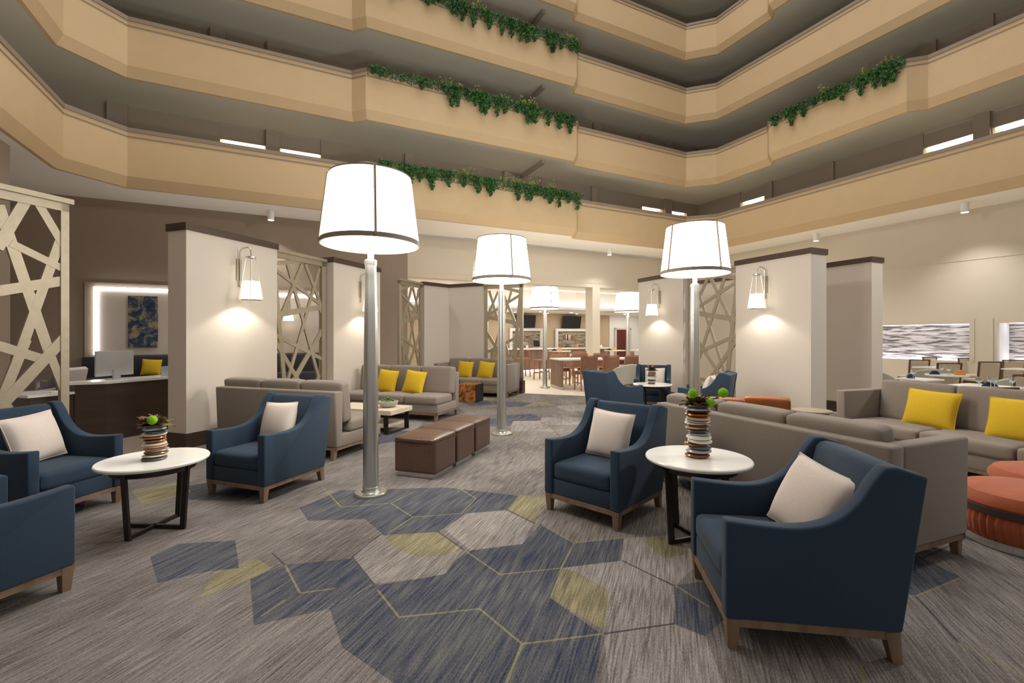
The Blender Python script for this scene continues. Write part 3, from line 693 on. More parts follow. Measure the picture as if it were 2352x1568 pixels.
# ------------------------------------------------------------ blue armchairs
def tapered_leg(x, y, ox, oy, h, w0=.062, w1=.042):
    m = MB(); m.bar((x+ox, y+oy, 0), (x, y, h), w1, w1, w2=w0, t2=w0); return m
def make_armchair():
    r = thing('armchair', None, None)
    top = smooth_curve([(-.38, .622), (-.2, .606), (-.06, .604), (.05, .625), (.14, .675), (.215, .755), (.265, .84), (.315, .905)], 4)
    side = [(-.38, .15)]+top+[(.36, .908), (.49, .868), (.385, .15)]
    for sgn in (-1, 1):
        m = MB(); a, b = sorted((sgn*.285, sgn*.37)); m.prism(side, a, b, 'x', bev=.014, seg=3); m.build('arm', M['blue'], r)
    m = MB(); back = [(.16, .33), (.2, .43), (.265, .66), (.315, .86), (.335, .885), (.37, .893), (.482, .866), (.38, .15), (.30, .15)]
    m.prism(back, -.284, .284, 'x', bev=.012, seg=3); m.build('backrest', M['blue'], r)
    m = MB(); m.box(-.284, .284, -.365, .31, .15, .285, .008, 2); m.build('seat_base', M['blue'], r)
    m = MB(); m.cushion(-.282, .282, -.372, .19, .285, .425, .035, .018); m.build('seat_cushion', M['blue'], r)
    m = MB()
    m.box(-.36, .36, -.372, -.345, .112, .15); m.box(-.36, .36, .35, .377, .112, .15); m.box(-.36, -.333, -.372, .377, .112, .15); m.box(.333, .36, -.372, .377, .112, .15)
    m.build('base_rail', M['oak'], r, smooth=False)
    for x in (-1, 1):
        for y in (-1, 1): tapered_leg(x*.333, y*.345, -x*.004, .03 if y > 0 else 0, .15).build('leg', M['oak'], r, smooth=False)
    return r
def make_pillow(mk, w_, h_, t_):
    def f():
        r = thing('throw_pillow', None, None); m = MB(); m.pillow(w_, h_, t_); m.build('cover', M[mk], r)
        m = MB(); q = []
        n = 10
        for a, b in (((-1, -1), (1, -1)), ((1, -1), (1, 1)), ((1, 1), (-1, 1)), ((-1, 1), (-1, -1))):
            for i in range(n):
                u = a[0]+(b[0]-a[0])*i/n; v = a[1]+(b[1]-a[1])*i/n
                q.append((u*w_/2*(1-.055*(1-abs(v)**2)*(abs(u)**4)), 0, v*h_/2*(1-.055*(1-abs(u)**2)*(abs(v)**4))))
        q.append(q[0]); m.tube(q, .0045, 6); m.build('piping', M[mk], r); return r
    return f
def pillow(key, mk, size, loc, rz, lx, ly, lz, rot, label, group):
    p = local(loc, rz, (lx, ly, lz))
    e = (Matrix.Rotation(rz, 3, 'Z') @ Euler(rot).to_matrix()).to_euler()
    place(key, make_pillow(mk, *size), p, 0, label, 'pillow', group, rot=e)
BL = 'blue armchairs'
chairs = [('C', (.812, 4.096), R(-43), 'blue armchair in the centre, left of the round table with the tall vase'),
          ('E', (1.459, 2.536), R(-98.5), 'large blue armchair in the right foreground, seen from its side'),
          ('B', (-2.455, 4.667), R(-20), 'blue armchair right of the left round table'),
          ('A', (-4.02, 3.98), R(80), 'blue armchair at the left edge with a big cream pillow'),
          ('D', (-3.076, 2.526), R(162), 'blue armchair cut by the bottom left edge, showing one arm'),
          ('F', (1.95, 8.83), R(118), 'far blue armchair turned with its back to the room'),
          ('G', (3.08, 10.15), R(-20), 'far blue armchair against the pale partition, facing forward'),
          ('H', (3.47, 8.36), R(-124), 'far blue armchair in front of the right-hand lattice screen')]
for k, p, rz, lab in chairs: place('armchair', make_armchair, p, rz, lab, 'armchair', BL)
cp = {k: (p, rz) for k, p, rz, _ in chairs}
def cpil(k, lx, ly, lz, rot, lab, sz='cream'): pillow(sz, 'cream', (.42, .42, .185), cp[k][0], cp[k][1], lx, ly, lz, rot, lab, 'cream pillows on the armchairs')
cpil('C', .0, .10, .635, (R(-16), R(3), 0), 'cream pillow in the centre blue armchair')
cpil('E', -.02, .17, .61, (R(-24), R(8), R(16)), 'cream pillow in the right foreground armchair')
cpil('B', .03, .10, .635, (R(-16), R(-3), 0), 'cream pillow in the armchair right of the left table')
cpil('A', .0, .10, .64, (R(-18), R(-4), R(8)), 'cream pillow in the armchair at the left edge')
cpil('F', -.0, .10, .635, (R(-18), 0, 0), 'cream pillow barely showing over the arm of the turned far armchair')
cpil('G', .04, .10, .635, (R(-16), 0, 0), 'cream pillow in the far armchair that faces forward')
cpil('H', .02, .08, .635, (R(-18), 0, 0), 'cream pillow in the far armchair before the lattice screen')

# ------------------------------------------------------------ round tables with vases
def make_round_table(h, rad):
    def f():
        r = thing('round_table', None, None)
        m = MB(); m.lathe([(0, h-.028), (rad-.012, h-.028), (rad-.002, h-.02), (rad, h-.008), (rad-.006, h), (0, h)], 72); m.build('tabletop', M['quartz'], r)
        m = MB(); m.lathe([(.27, h-.085), (.275, h-.085), (.275, h-.035), (.27, h-.035), (.27, h-.085)], 48, caps=False); m.build('apron_ring', M['darkmetal'], r)
        for k in range(4):
            a = R(8)+k*PI/2; ca, sa = math.cos(a), math.sin(a); m = MB()
            m.bar((.235*ca, .235*sa, 0.0), (.272*ca, .272*sa, h-.03), .045, .018); m.build('leg', M['darkmetal'], r, smooth=False)
        m = MB()
        for k in range(2):
            a = R(8)+k*PI/2; ca, sa = math.cos(a), math.sin(a); m.box(-.24, .24, -.011, .011, .0, .03, mtx=Matrix.Rotation(a, 4, 'Z'))
        m.build('cross_base', M['darkmetal'], r, smooth=False); return r
    return f
def vase(loc, n, rr, label, seed, order=None):
    rnd = random.Random(seed); r = thing('stacked_stone_vase', label, 'vase', loc, 0, 'stacked stone vases'); z = 0
    mats = order or ['bronze', 'silverglaze', 'stonegrey', 'bronze', 'whiteglaze', 'whiteglaze', 'silverglaze', 'stonegrey', 'terra', 'bronze', 'whiteglaze', 'silverglaze', 'terra', 'bronze']
    for i in range(n):
        h = rnd.choice((.014, .018, .024, .028))*(rr/.078); k = rr*rnd.uniform(.9, 1.05); a = rnd.uniform(0, 6.3); off = rnd.uniform(.03*rr, .2*rr)
        mm = mats[i % len(mats)]
        m = MB(); m.lathe([(k*.5, z), (k*.8, z+h*.06), (k*.95, z+h*.25), (k, z+h*.5), (k*.95, z+h*.75), (k*.8, z+h*.94), (k*.5, z+h)], 28, cx=off*math.cos(a), cy=off*math.sin(a), sx=rnd.uniform(.96, 1.06), mtx=Matrix.Translation((0, 0, z+h/2)) @ Matrix.Rotation(R(rnd.uniform(-3, 3)), 4, 'X') @ Matrix.Translation((0, 0, -z-h/2)))
        m.build('stone_ring', M[mm], r); z += h*.97
    return z
def bouquet(loc, label, poms, seed, s=1, twigs=()):
    rnd = random.Random(seed); r = thing('flower_arrangement', label, 'flowers', loc, 0)
    for mk, nm, cnt in (('burgleaf', 'brown_leaves', 20), ('oliveleaf', 'olive_leaves', 14)):
        m = MB()
        for i in range(cnt):
            a = rnd.uniform(0, 6.3); el = rnd.uniform(.05, 1.0); L_ = rnd.uniform(.09, .15)*s; w_ = .036*s
            base = Vector((rnd.uniform(-.03, .03)*s, rnd.uniform(-.03, .03)*s, rnd.uniform(0, .02)))
            d = Vector((math.cos(a)*math.cos(el), math.sin(a)*math.cos(el), math.sin(el))); sd = Vector((-math.sin(a), math.cos(a), 0)); up = d.cross(sd)
            b = bmesh.new(); N = 5; rows = []
            for k in range(N+1):
                t = k/N; ww = w_*math.sin(PI*min(1, t*.93+.07))**.7; c = base+d*L_*t+Vector((0, 0, -.03*s*t*t))
                rows.append([b.verts.new(c-sd*ww), b.verts.new(c-up*.010*s), b.verts.new(c+sd*ww)])
            for k in range(N):
                for j in range(2): b.faces.new((rows[k][j], rows[k][j+1], rows[k+1][j+1], rows[k+1][j]))
            m._merge(b)
        m.build(nm, M[mk], r)
    for (x, y, z, q) in poms:
        m = MB(); b = bmesh.new(); bmesh.ops.create_icosphere(b, subdivisions=4, radius=q)
        for v in b.verts: v.co *= 1+rnd.uniform(-.07, .07); v.co += Vector((x, y, z))
        m._merge(b); m.build('green_pompom', M['pom'], r)
        m = MB(); m.tube([(0, 0, .0), (x*.6, y*.6, z*.4), (x, y, z)], .003, 5); m.build('stem', M['oliveleaf'], r)
    for tw in twigs: m = MB(); m.tube(smooth_curve(tw, 5), .0035, 5, .0012); m.build('twig', M['burgleaf'], r)
T1 = (-2.825, 3.665); T2 = (1.385, 3.46); T3 = (2.82, 9.3)
GT = 'round white side tables'
place('t1', make_round_table(.55, .37), T1, R(-12), 'left round white table on a black cross base', 'table', GT)
place('t2', make_round_table(.615, .375), T2, R(12), 'right round white table between two blue armchairs', 'table', GT)
place('t3', make_round_table(.58, .38), T3, R(10), 'far round white table among the three back armchairs', 'table', GT)
vz = vase((T1[0]+.02, T1[1]-.02, .55), 13, .082, 'striped stacked stone vase on the left round table', 5, ['stonegrey', 'whiteglaze', 'bronze', 'silverglaze', 'terra', 'terra', 'whiteglaze', 'bronze', 'bronze', 'whiteglaze', 'stonegrey', 'silverglaze', 'silverglaze'])
bouquet((T1[0]+.02, T1[1]-.02, .55+vz-.005), 'brown leaves with one green pompom on the left table vase', [(.03, -.07, .05, .034)], 3)
vz = vase((T2[0]+.0, T2[1]+.0, .615), 17, .087, 'tallest stacked stone vase, on the right round table', 9)
bouquet((T2[0], T2[1], .615+vz-.005), 'brown leaves with three green pompoms and a curling twig', [(-.05, -.04, .085, .034), (.07, -.06, .02, .034), (.19, .0, .085, .036)], 4, 1.05,
        [[(0, 0, .02), (.06, 0, .08), (.14, .02, .10), (.19, .03, .16), (.26, .03, .19)], [(0, 0, .02), (.08, 0, .05), (.13, 0, .09), (.19, 0, .085)]])
vz = vase((T3[0]-.02, T3[1], .58), 12, .085, 'stacked stone vase on the far round table', 12)
bouquet((T3[0]-.02, T3[1], .58+vz-.005), 'olive and brown leaves in the far table vase', [], 6, 1.0)

# ------------------------------------------------------------ sofas
def make_sofa(L_, arms=(0, 0), n=3, D=.92, fh=.84, ch=.94, bow=False):
    def f():
        r = thing('sofa', None, None); h = L_/2; at = .12; l = -h+(at if arms[0] else .0); rr = h-(at if arms[1] else .0)
        m = MB(); m.prism([(D/2-.16, .15), (D/2-.17, fh), (D/2-.02, fh), (D/2-.05, .15)], -h, h, 'x', bev=.02, seg=3); m.build('back_frame', M['grey'], r)
        m = MB(); m.box(l+.001, rr-.001, -D/2+.03, D/2-.15, .15, .30, .012, 2); m.build('seat_base', M['grey'], r)
        for s_, k in ((-1, 0), (1, 1)):
            if arms[k]:
                a, b = sorted((s_*h, s_*(h-at))); m = MB(); m.prism([(-D/2+.02, .15), (-D/2+.0, fh-.002), (D/2-.175, fh-.002), (D/2-.165, .15)], a, b, 'x', bev=.02, seg=3); m.build('arm', M['grey'], r)
        cw = (rr-l)/n
        for i in range(n):
            a, b = l+cw*i+.004, l+cw*(i+1)-.004
            m = MB(); m.cushion(a, b, -D/2+.0, D/2-.3, .30, .455, .045, .014); m.build('seat_cushion', M['grey'], r)
            m = MB(); mt = Matrix.Translation((0, D/2-.19, .43)) @ Matrix.Rotation(R(-7), 4, 'X') @ Matrix.Translation((0, -D/2+.19, -.43))
            m.cushion(a, b, D/2-.36, D/2-.19, .43, ch, .038, .012, mtx=mt); m.build('back_cushion', M['grey'], r)
        m = MB(); m.box(-h+.01, h-.01, -D/2+.03, -D/2+.06, .115, .15); m.box(-h+.01, h-.01, D/2-.08, D/2-.05, .115, .15); m.box(-h+.01, -h+.04, -D/2+.03, D/2-.05, .115, .15); m.box(h-.04, h-.01, -D/2+.03, D/2-.05, .115, .15); m.build('base_rail', M['oak'], r, smooth=False)
        for x in (-1, 1):
            for y in (-1, 1): tapered_leg(x*(h-.05), y*(D/2-.07), x*.0, y*.02, .15).build('leg', M['oak'], r, smooth=False)
        return r
    return f
GS = 'grey tweed sofas'
s1p = Vector((-2.16, 5.62)); L1 = 2.0; D = .98
c1 = s1p+(-V)*(L1/2)+U*(D/2); s1 = (c1, tu+PI/2)   # its back towards the camera: local +y = -U
place('s1', make_sofa(L1, D=.98), c1, R(UA)+PI/2, 'grey sofa seen from behind, left of the nearest lamp', 'sofa', GS)
s2p = Vector((-1.33, 8.22)); c2 = s2p+(-V)*(2.1/2)+U*(.92/2)
place('s2', make_sofa(2.1), c2, R(UA)-PI/2, 'grey sofa facing forward with two yellow pillows, behind the low table', 'sofa', GS)
c3 = Vector((-.1, 11.5))+(-V)*(2.08/2)+U*(.95/2)
place('s3', make_sofa(2.08, (1, 1), D=.95), c3, R(UA)-PI/2, 'farthest grey sofa in the corner of the partitions', 'sofa', GS)
a4 = R(22); d4 = Vector((math.cos(a4), math.sin(a4))); n4 = Vector((-d4.y, d4.x))
c4 = Vector((2.33, 2.87))+d4*(.45)+n4*(2.2/2)
place('s4', make_sofa(2.2, (1, 0), fh=.82, ch=.90, D=.9), c4, a4+PI/2, 'grey sofa on the right seen from behind, between armchair and poufs', 'sofa', GS)
a5 = R(18); d5 = Vector((math.cos(a5), math.sin(a5))); n5 = Vector((-d5.y, d5.x))
c5 = Vector((4.27, 6.12))+d5*.48-n5*(2.7/2)
place('s5', make_sofa(2.7, (1, 1), 3, D=.96, fh=.82, ch=.93), c5, a5-PI/2, 'grey sofa at the right edge with two yellow pillows', 'sofa', GS)
GY = 'mustard yellow pillows'
def ypil(c, rz, lx, ly, lz, rot, lab, key='ysq', size=(.44, .44, .17)): pillow(key, 'yellow', size, (c.x, c.y, 0), rz, lx, ly, lz, rot, lab, GY)
ypil(c2, R(UA)-PI/2, -.3, .0, .66, (R(-16), R(5), 0), 'yellow pillow on the middle sofa, the one next to the lamp pole')
ypil(c2, R(UA)-PI/2, .33, -.03, .66, (R(-18), R(6), 0), 'yellow pillow on the middle sofa, nearer its open right end')
ypil(c3, R(UA)-PI/2, -.35, .0, .66, (R(-16), R(3), 0), 'yellow pillow at the left of the farthest sofa')
ypil(c3, R(UA)-PI/2, .25, .0, .66, (R(-16), R(6), 0), 'yellow pillow at the right of the farthest sofa')
ypil(c5, a5-PI/2, -.55, .0, .66, (R(-16), R(2), 0), 'yellow pillow on the right-edge sofa, nearer the arm', 'yrect', (.54, .44, .18))
ypil(c5, a5-PI/2, .25, -.02, .66, (R(-16), R(-1), 0), 'larger-looking yellow pillow cut by the right edge', 'yrect')

# ------------------------------------------------------------ ottomans, poufs, low tables
def make_ottoman():
    r = thing('leather_ottoman', None, None)
    m = MB(); m.cushion(-.25, .25, -.245, .245, .05, .385, .02, .008); m.build('body', M['leather'], r)
    m = MB(); m.cushion(-.252, .252, -.247, .247, .375, .43, .025, .03); m.build('seat_pad', M['leather'], r)
    m = MB(); m.tube([(-.252, -.247, .383), (.252, -.247, .383), (.252, .247, .383), (-.252, .247, .383), (-.252, -.247, .383)], .005, 6); m.build('piping', M['leather'], r)
    m = MB(); m.box(-.22, .22, -.215, .215, 0, .055); m.build('plinth', M['steel'], r, smooth=False); return r
o1 = Vector((-.965, 5.20))
for k, lab in enumerate(('nearest brown leather cube ottoman in the row', 'middle brown leather cube ottoman in the row', 'farthest brown leather cube ottoman in the row')):
    p = o1+U*(.53*k); place('ottoman', make_ottoman, p, R(UA)-PI/2, lab, 'ottoman', 'brown leather ottomans')
def make_pouf():
    r = thing('velvet_pouf', None, None)
    m = MB(); prof = [(.375, .06), (.40, .10), (.41, .18), (.40, .245)]
    b = bmesh.new(); N = 220; rings = []
    for rad, z in prof: rings.append([b.verts.new(((rad+.007*math.sin(i*2*PI*55/N*1.0)*(1 if 0 < z else 0)+.004*math.sin(i*1.3))*math.cos(2*PI*i/N), (rad+.007*math.sin(i*2*PI*55/N)+.004*math.sin(i*1.3))*math.sin(2*PI*i/N), z)) for i in range(N)])
    for k in range(len(rings)-1):
        for i in range(N): b.faces.new((rings[k][i], rings[k][(i+1) % N], rings[k+1][(i+1) % N], rings[k+1][i]))
    m._merge(b); m.build('pleated_side', M['rust'], r, angle=80)
    m = MB(); m.lathe([(.402, .24), (.411, .245), (.411, .29), (.402, .295)], 72, caps=False); m.build('trim_band', M['band'], r)
    m = MB(); m.lathe([(.40, .285), (.412, .31), (.405, .345), (.375, .385), (.30, .405), (.15, .418), (0, .42)], 72); m.build('seat_pad', M['rust'], r)
    m = MB(); m.lathe([(.37, 0), (.38, .005), (.38, .06), (.37, .065)], 72); m.build('metal_base', M['steel'], r); return r
place('pouf', make_pouf, (3.79, 3.38), 0, 'nearer round rust velvet pouf at the right edge', 'pouf', 'rust velvet poufs')
place('pouf', make_pouf, (4.52, 3.84), 0, 'farther round rust velvet pouf, mostly cut by the right edge', 'pouf', 'rust velvet poufs')
r = thing('coffee_table', 'low pale wood coffee table between the two left sofas', 'coffee table', (-2.33, 7.64), R(UA)-PI/2)
m = MB(); m.box(-.6, .6, -.31, .31, .30, .375, .004, 1); m.build('tabletop', M['whitewood'], r)
m = MB(); m.box(-.48, .48, -.25, .25, .09, .14, .004, 1); m.build('lower_shelf', M['whitewood'], r)
for x in (-.5, .5):
    m = MB(); m.box(x-.04, x+.04, -.30, -.285, 0, .3); m.box(x-.04, x+.04, .285, .30, 0, .3); m.box(x-.04, x+.04, -.3, .3, 0, .012); m.box(x-.04, x+.04, -.3, .3, .285, .3); m.build('leg_frame', M['darkmetal'], r, smooth=False)
bp = (-2.02, 7.56, .375); r = thing('succulent_bowl', 'pale stone bowl of succulents on the low coffee table', 'bowl', bp)
m = MB(); m.lathe([(.06, 0), (.10, .01), (.15, .05), (.165, .095), (.155, .10), (.14, .08), (.0, .075)], 40); m.build('bowl', M['stonebowl'], r)
m = MB(); rnd = random.Random(8)
for i in range(26):
    a = rnd.uniform(0, 6.3); q = rnd.uniform(0, .12); c = Vector((q*math.cos(a), q*math.sin(a), .09+.03*(1-q/.12)))
    for k in range(9):
        aa = k*2.4; el = .3+.1*k; d = Vector((math.cos(aa)*math.cos(el), math.sin(aa)*math.cos(el), math.sin(el)))*rnd.uniform(.035, .055)
        sd = Vector((-math.sin(aa), math.cos(aa), 0))*.009; m.bm.faces.new([m.bm.verts.new(x) for x in (c-sd*.4, c+d*.5-sd, c+d, c+d*.5+sd)])
m.build('succulents', M['succulent'], r, smooth=False)
r = thing('root_wood_side_table', 'cube side table of root wood beside the farthest sofa', 'side table', (-.98, 11.02), R(UA)-PI/2)
m = MB(); m.box(-.22, .22, -.22, .22, 0, .42, .006, 1); m.build('block', M['burl'], r)
m = MB(); m.box(.222, .232, -.22, .22, 0, .42); m.build('black_side', M['black'], r, smooth=False)

# tan leather chairs behind the right sofa, small brass table
def make_tan():
    r = thing('leather_lounge_chair', None, None)
    m = MB(); m.cushion(-.25, .25, -.3, .3, .26, .42, .04, .01); m.build('seat', M['tan'], r)
    m = MB(); mt = Matrix.Translation((0, .24, .4)) @ Matrix.Rotation(R(-14), 4, 'X') @ Matrix.Translation((0, -.24, -.4)); m.cushion(-.25, .25, .2, .31, .38, .80, .035, .01, mtx=mt); m.build('backrest', M['tan'], r)
    m = MB()
    for x in (-.24, .24): m.tube([(x, -.3, 0), (x, -.3, .28), (x, .34, .28), (x, .34, 0)], .012, 6)
    m.build('frame', M['darkmetal'], r); return r
GL = 'tan leather lounge chairs'
place('tan', make_tan, (2.62, 5.85), R(160), 'tan leather chair mostly hidden behind the right sofa', 'chair', GL)
place('tan', make_tan, (3.25, 5.9), R(150), 'tan leather chair whose back shows above the right sofa', 'chair', GL)
r = thing('wire_side_table', 'small thin-legged side table in front of the large partition', 'side table', (3.75, 5.8), 0)
m = MB(); m.lathe([(0, .58), (.22, .58), (.22, .6), (0, .6)], 32); m.build('tabletop', M['champagne'], r)
for k in range(4):
    a = k*PI/2+.5; m = MB(); m.tube([(.2*math.cos(a), .2*math.sin(a), 0), (.19*math.cos(a), .19*math.sin(a), .59)], .008, 6); m.build('leg', M['champagne'], r)

# ------------------------------------------------------------ left service area: desk, banquette, chairs, art
dc = Vector((-5.93, 6.78)); r = thing('reception_desk', 'espresso wood desk with a white counter left of the partition', 'desk', (dc.x, dc.y, 0), tu)
m = MB(); m.box(0, 1.6, 0, .5, 0, .83); m.prism([(-.25, .25), (0, 0), (0, .5), (-.25, .5)], 0, .83, 'z'); m.build('body', M['desk'], r, smooth=False)
m = MB(); m.box(-.72, -.25, .28, .8, 0, .70); m.build('side_cabinet', M['desk'], r, smooth=False)
m = MB(); m.prism([(-.27, .24), (-.01, -.02), (1.6, -.02), (1.6, .52), (-.3, .52), (-.3, .27)], .83, .865, 'z'); m.build('counter_top', M['quartz'], r, smooth=False)
m = MB(); m.prism([(-.76, .25), (-.25, .25), (-.25, .82), (-.76, .82)], .70, .735, 'z'); m.build('low_top', M['quartz'], r, smooth=False)
mon = Vector((-6.35, 7.35)); r = thing('desktop_monitor', 'silver monitor seen from behind on the espresso desk', 'monitor', (-6.1, 7.12, .865), tu+.15)
m = MB(); m.box(-.28, .28, -.02, .02, .06, .44, .01, 2); m.build('screen', M['silver'], r)
m = MB(); m.box(-.05, .05, -.05, -.02, 0.0, .16); m.box(-.09, .09, -.09, .06, 0, .01); m.build('stand', M['silver'], r, smooth=False)
r = tag(MB().box(-.06, .06, -.03, .03, 0, .02, .006, 2).build('computer_mouse', M['white'], None, (-6.4, 6.5, .736), tu), 'white mouse on the low desk top', 'computer mouse')
r = tag(MB().box(-.12, .12, -.004, .004, 0, .17).build('card_holder', M['acrylic'], None, (-5.72, 7.72, .865), tu, smooth=False), 'small grey card holder standing on the desk counter', 'sign holder')
# backlit wall panel
r = thing('backlit_wall_panel', 'white wall panel edged with a glowing light strip', 'wall panel', W1p(1.9, -.005), thA)
m = MB(); m.box(-.2, 6.3, -.04, 0, .98, 3.0); m.build('surround', M['taupe'], r, smooth=False)
m = MB(); m.box(0, 6.1, -.06, -.04, 1.03, 2.88); m.build('panel_face', M['panel'], r, smooth=False)
m = MB(); m.box(0, 6.4, -.10, -.06, 2.82, 2.88); m.box(0, .07, -.10, -.06, 1.05, 2.82); m.build('light_strip', M['led'], r, smooth=False)
# artwork
p = W1p(2.97, -.115, 1.24); o = MB().box(-.33, .33, -.015, .015, 0, 1.42).build('framed_artwork', M['art'], None, p, thA, smooth=False); tag(o, 'tall blue and gold abstract art on the backlit panel', 'artwork')
# dark banquette along the wall
r = thing('banquette', 'long charcoal banquette under the backlit wall panel', 'bench', W1p(1.7, -.06), thA)
m = MB(); m.box(0, 6.6, -.2, -.02, .15, 1.0, .03, 2); m.build('back', M['charcoal'], r)
m = MB(); m.box(0, 6.6, -.75, -.2, .15, .46, .03, 2); m.build('seat', M['charcoal'], r)
m = MB(); m.box(.05, 6.55, -.7, -.04, 0, .15); m.build('base', M['walnut'], r, smooth=False)
q = Vector(W1p(3.22, -.42)[:2]); pillow('ysq', 'yellow', (.44, .44, .17), (q.x, q.y, 0), thA, 0, 0, .70, (R(-14), R(4), 0), 'yellow pillow on the charcoal banquette behind the desk', GY)
def make_shell():
    r = thing('swivel_lounge_chair', None, None)
    m = MB(); prof = smooth_curve([(-.30, .40), (-.15, .38), (.1, .38), (.22, .44), (.30, .62), (.36, .88), (.38, 1.0)], 4)
    outer = [(y+.05, z-.04) for y, z in prof][::-1]
    m.prism(prof+outer, -.27, .27, 'x', bev=.012, seg=2); m.build('shell', M['lilac'], r)
    m = MB(); m.cushion(-.23, .23, -.3, .2, .385, .45, .03, .01); m.build('seat_cushion', M['lilac'], r)
    for s_ in (-1, 1): m = MB(); m.tube(smooth_curve([(s_*.28, .3, .66), (s_*.31, .05, .62), (s_*.31, -.2, .6), (s_*.28, -.26, .5), (s_*.24, -.2, .40)], 4), .02, 8); m.build('armrest', M['lilac'], r)
    m = MB(); m.tube([(0, 0, .05), (0, 0, .36)], .03, 10)
    for k in range(4): a = k*PI/2+.4; m.bar((0, 0, .06), (.3*math.cos(a), .3*math.sin(a), .02), .04, .03)
    m.build('star_base', M['silver'], r); return r
GW = 'white swivel chairs behind the left screen'
place('shell', make_shell, (-7.9, 7.9), R(-80), 'white swivel chair between the near screen and the desk', 'chair', GW)
place('shell', make_shell, (-8.7, 7.3), R(60), 'white swivel chair seen through the middle of the near screen', 'chair', GW)
place('shell', make_shell, (-7.55, 6.35), R(100), 'white swivel chair at the far left behind the near screen', 'chair', GW)
r = thing('glass_side_table', 'small glass table among the white chairs', 'side table', (-8.8, 8.6), 0)
m = MB(); m.lathe([(0, .7), (.28, .7), (.28, .715), (0, .715)], 32); m.build('tabletop', M['glass'], r)
m = MB(); m.lathe([(.2, 0), (.2, .015), (.03, .02), (.03, .7)], 24); m.build('pedestal', M['silver'], r)
# plain tall element at the extreme left behind the screen
m = MB(); wall_seg(m, Vector((-9.4, 8.2)), Vector((-9.85, 9.1)), 0, CE, .3); struct(m.build('wall_far_left', M['taupe'], smooth=False))

# ------------------------------------------------------------ surface-mounted cylinder spots
def make_spot():
    r = thing('ceiling_spotlight', None, None)
    m = MB(); m.lathe([(.085, -.27), (.09, -.26), (.09, 0), (.085, 0)], 24, caps=False); m.lathe([(.0, -.001), (.09, -.001)], 24, caps=False); m.build('housing', M['white'], r)
    m = MB(); m.lathe([(0, -.25), (.084, -.25)], 24, caps=False); m.build('lens', M['spotlens'], r); return r
for (x, y), lab in (((-7.15, 13.75), 'white cylinder spotlight left of the nearest lamp shade'), ((12.6, 12.9), 'white cylinder spotlight at the upper right'), ((10.95, 16.7), 'white cylinder spotlight above the large partition'),
                    ((4.1, 19.5), 'white cylinder spotlight between the lamps at the back'), ((.3, 17.35), 'white cylinder spotlight just above the second lamp shade')):
    place('spot', make_spot, (x, y, CE-.02), 0, lab, 'spotlight', 'cylinder ceiling spotlights')
    light('SPOT', 'spot_beam', (x, y, CE-.32), 150, (1, .96, .9), (0, 0, 0), .08, spot=R(110), blend=.9)

# ------------------------------------------------------------ bar and dining room
r = thing('bar_counter', 'long bar with a white top and brown front', 'bar counter', AW(4.0, 1.6), thA)
m = MB(); m.box(0, 6.2, .12, .6, .08, .98); m.build('front', M['wood2'], r, smooth=False)
m = MB(); m.box(-.05, 6.25, -.1, .7, .98, 1.04); m.build('counter_top', M['quartz'], r, smooth=False)
m = MB(); m.box(.05, 6.15, .14, .2, 0, .06); m.build('toe_light', M['led'], r, smooth=False)
# niches
for a, b, lab in ((6.0, 7.9, 'white-framed bar niche with a stone backsplash and the till'), (8.7, 10.9, 'white-framed bar niche with a stone backsplash and beer taps')):
    r = thing('bar_niche', lab, 'niche', AW(a, 4.46), thA)
    m = MB(); w_ = b-a; m.box(0, w_, -.12, 0, 1.86, 2.0); m.box(0, .14, -.12, 0, .9, 1.86); m.box(w_-.14, w_, -.12, 0, .9, 1.86); m.box(0, w_, -.35, 0, .86, .96); m.build('niche_frame', M['white'], r, smooth=False)
    m = MB(); m.box(.14, w_-.14, -.04, -.01, .96, 1.86); m.build('backsplash', M['wavybar'], r, smooth=False)
r = thing('wall_television', None, None, AW(9.05, 4.3, 2.04), thA); tag(r, 'black television above the tap niche', 'television', 'televisions over the bar')
m = MB(); mt = Matrix.Rotation(R(10), 4, 'X'); m.box(0, 1.15, -.03, .03, 0, .64, .006, 1, mtx=mt); m.build('screen', M['black'], r)
m = MB(); m.box(.45, .7, .03, .2, .2, .4); m.build('bracket', M['darkmetal'], r, smooth=False)
dup(r, AW(6.25, 4.3, 2.04), thA, 'black television above the till niche')
# till, taps, bottles
r = thing('cash_register', 'black touch-screen till on the bar', 'till', AW(7.35, 3.95, .96), thA)
m = MB(); m.box(-.2, .2, -.15, .15, 0, .1); m.build('drawer', M['silver'], r, smooth=False)
m = MB(); m.box(-.16, .16, -.02, .02, .14, .42, mtx=Matrix.Rotation(R(-18), 4, 'X')); m.build('screen', M['black'], r, smooth=False)
m = MB(); m.box(-.06, .06, -.08, .04, .1, .18); m.build('stand', M['black'], r, smooth=False)
r = thing('beer_tap_tower', 'beer tap tower with coloured handles at the bar', 'beer taps', AW(9.25, 4.0, .96), thA)
m = MB(); m.box(-.32, .32, -.03, .03, .32, .40); m.tube([(-.25, 0, 0), (-.25, 0, .33)], .02, 8); m.tube([(.25, 0, 0), (.25, 0, .33)], .02, 8); m.build('rail', M['steel'], r)
for k, mk in enumerate(('tan', 'rust', 'white', 'black', 'white', 'silver', 'rust', 'tan')):
    m = MB(); m.lathe([(.012, .40), (.02, .5), (.03, .66), (.02, .7)], 10, cx=-.28+k*.08); m.build('tap_handle', M[mk], r)
r = thing('coffee_machine', 'chrome coffee machine left of the till', 'coffee machine', AW(6.55, 3.95, .96), thA)
m = MB(); m.box(-.2, .2, -.15, .15, .08, .34, .02, 2); m.build('housing', M['steel'], r)
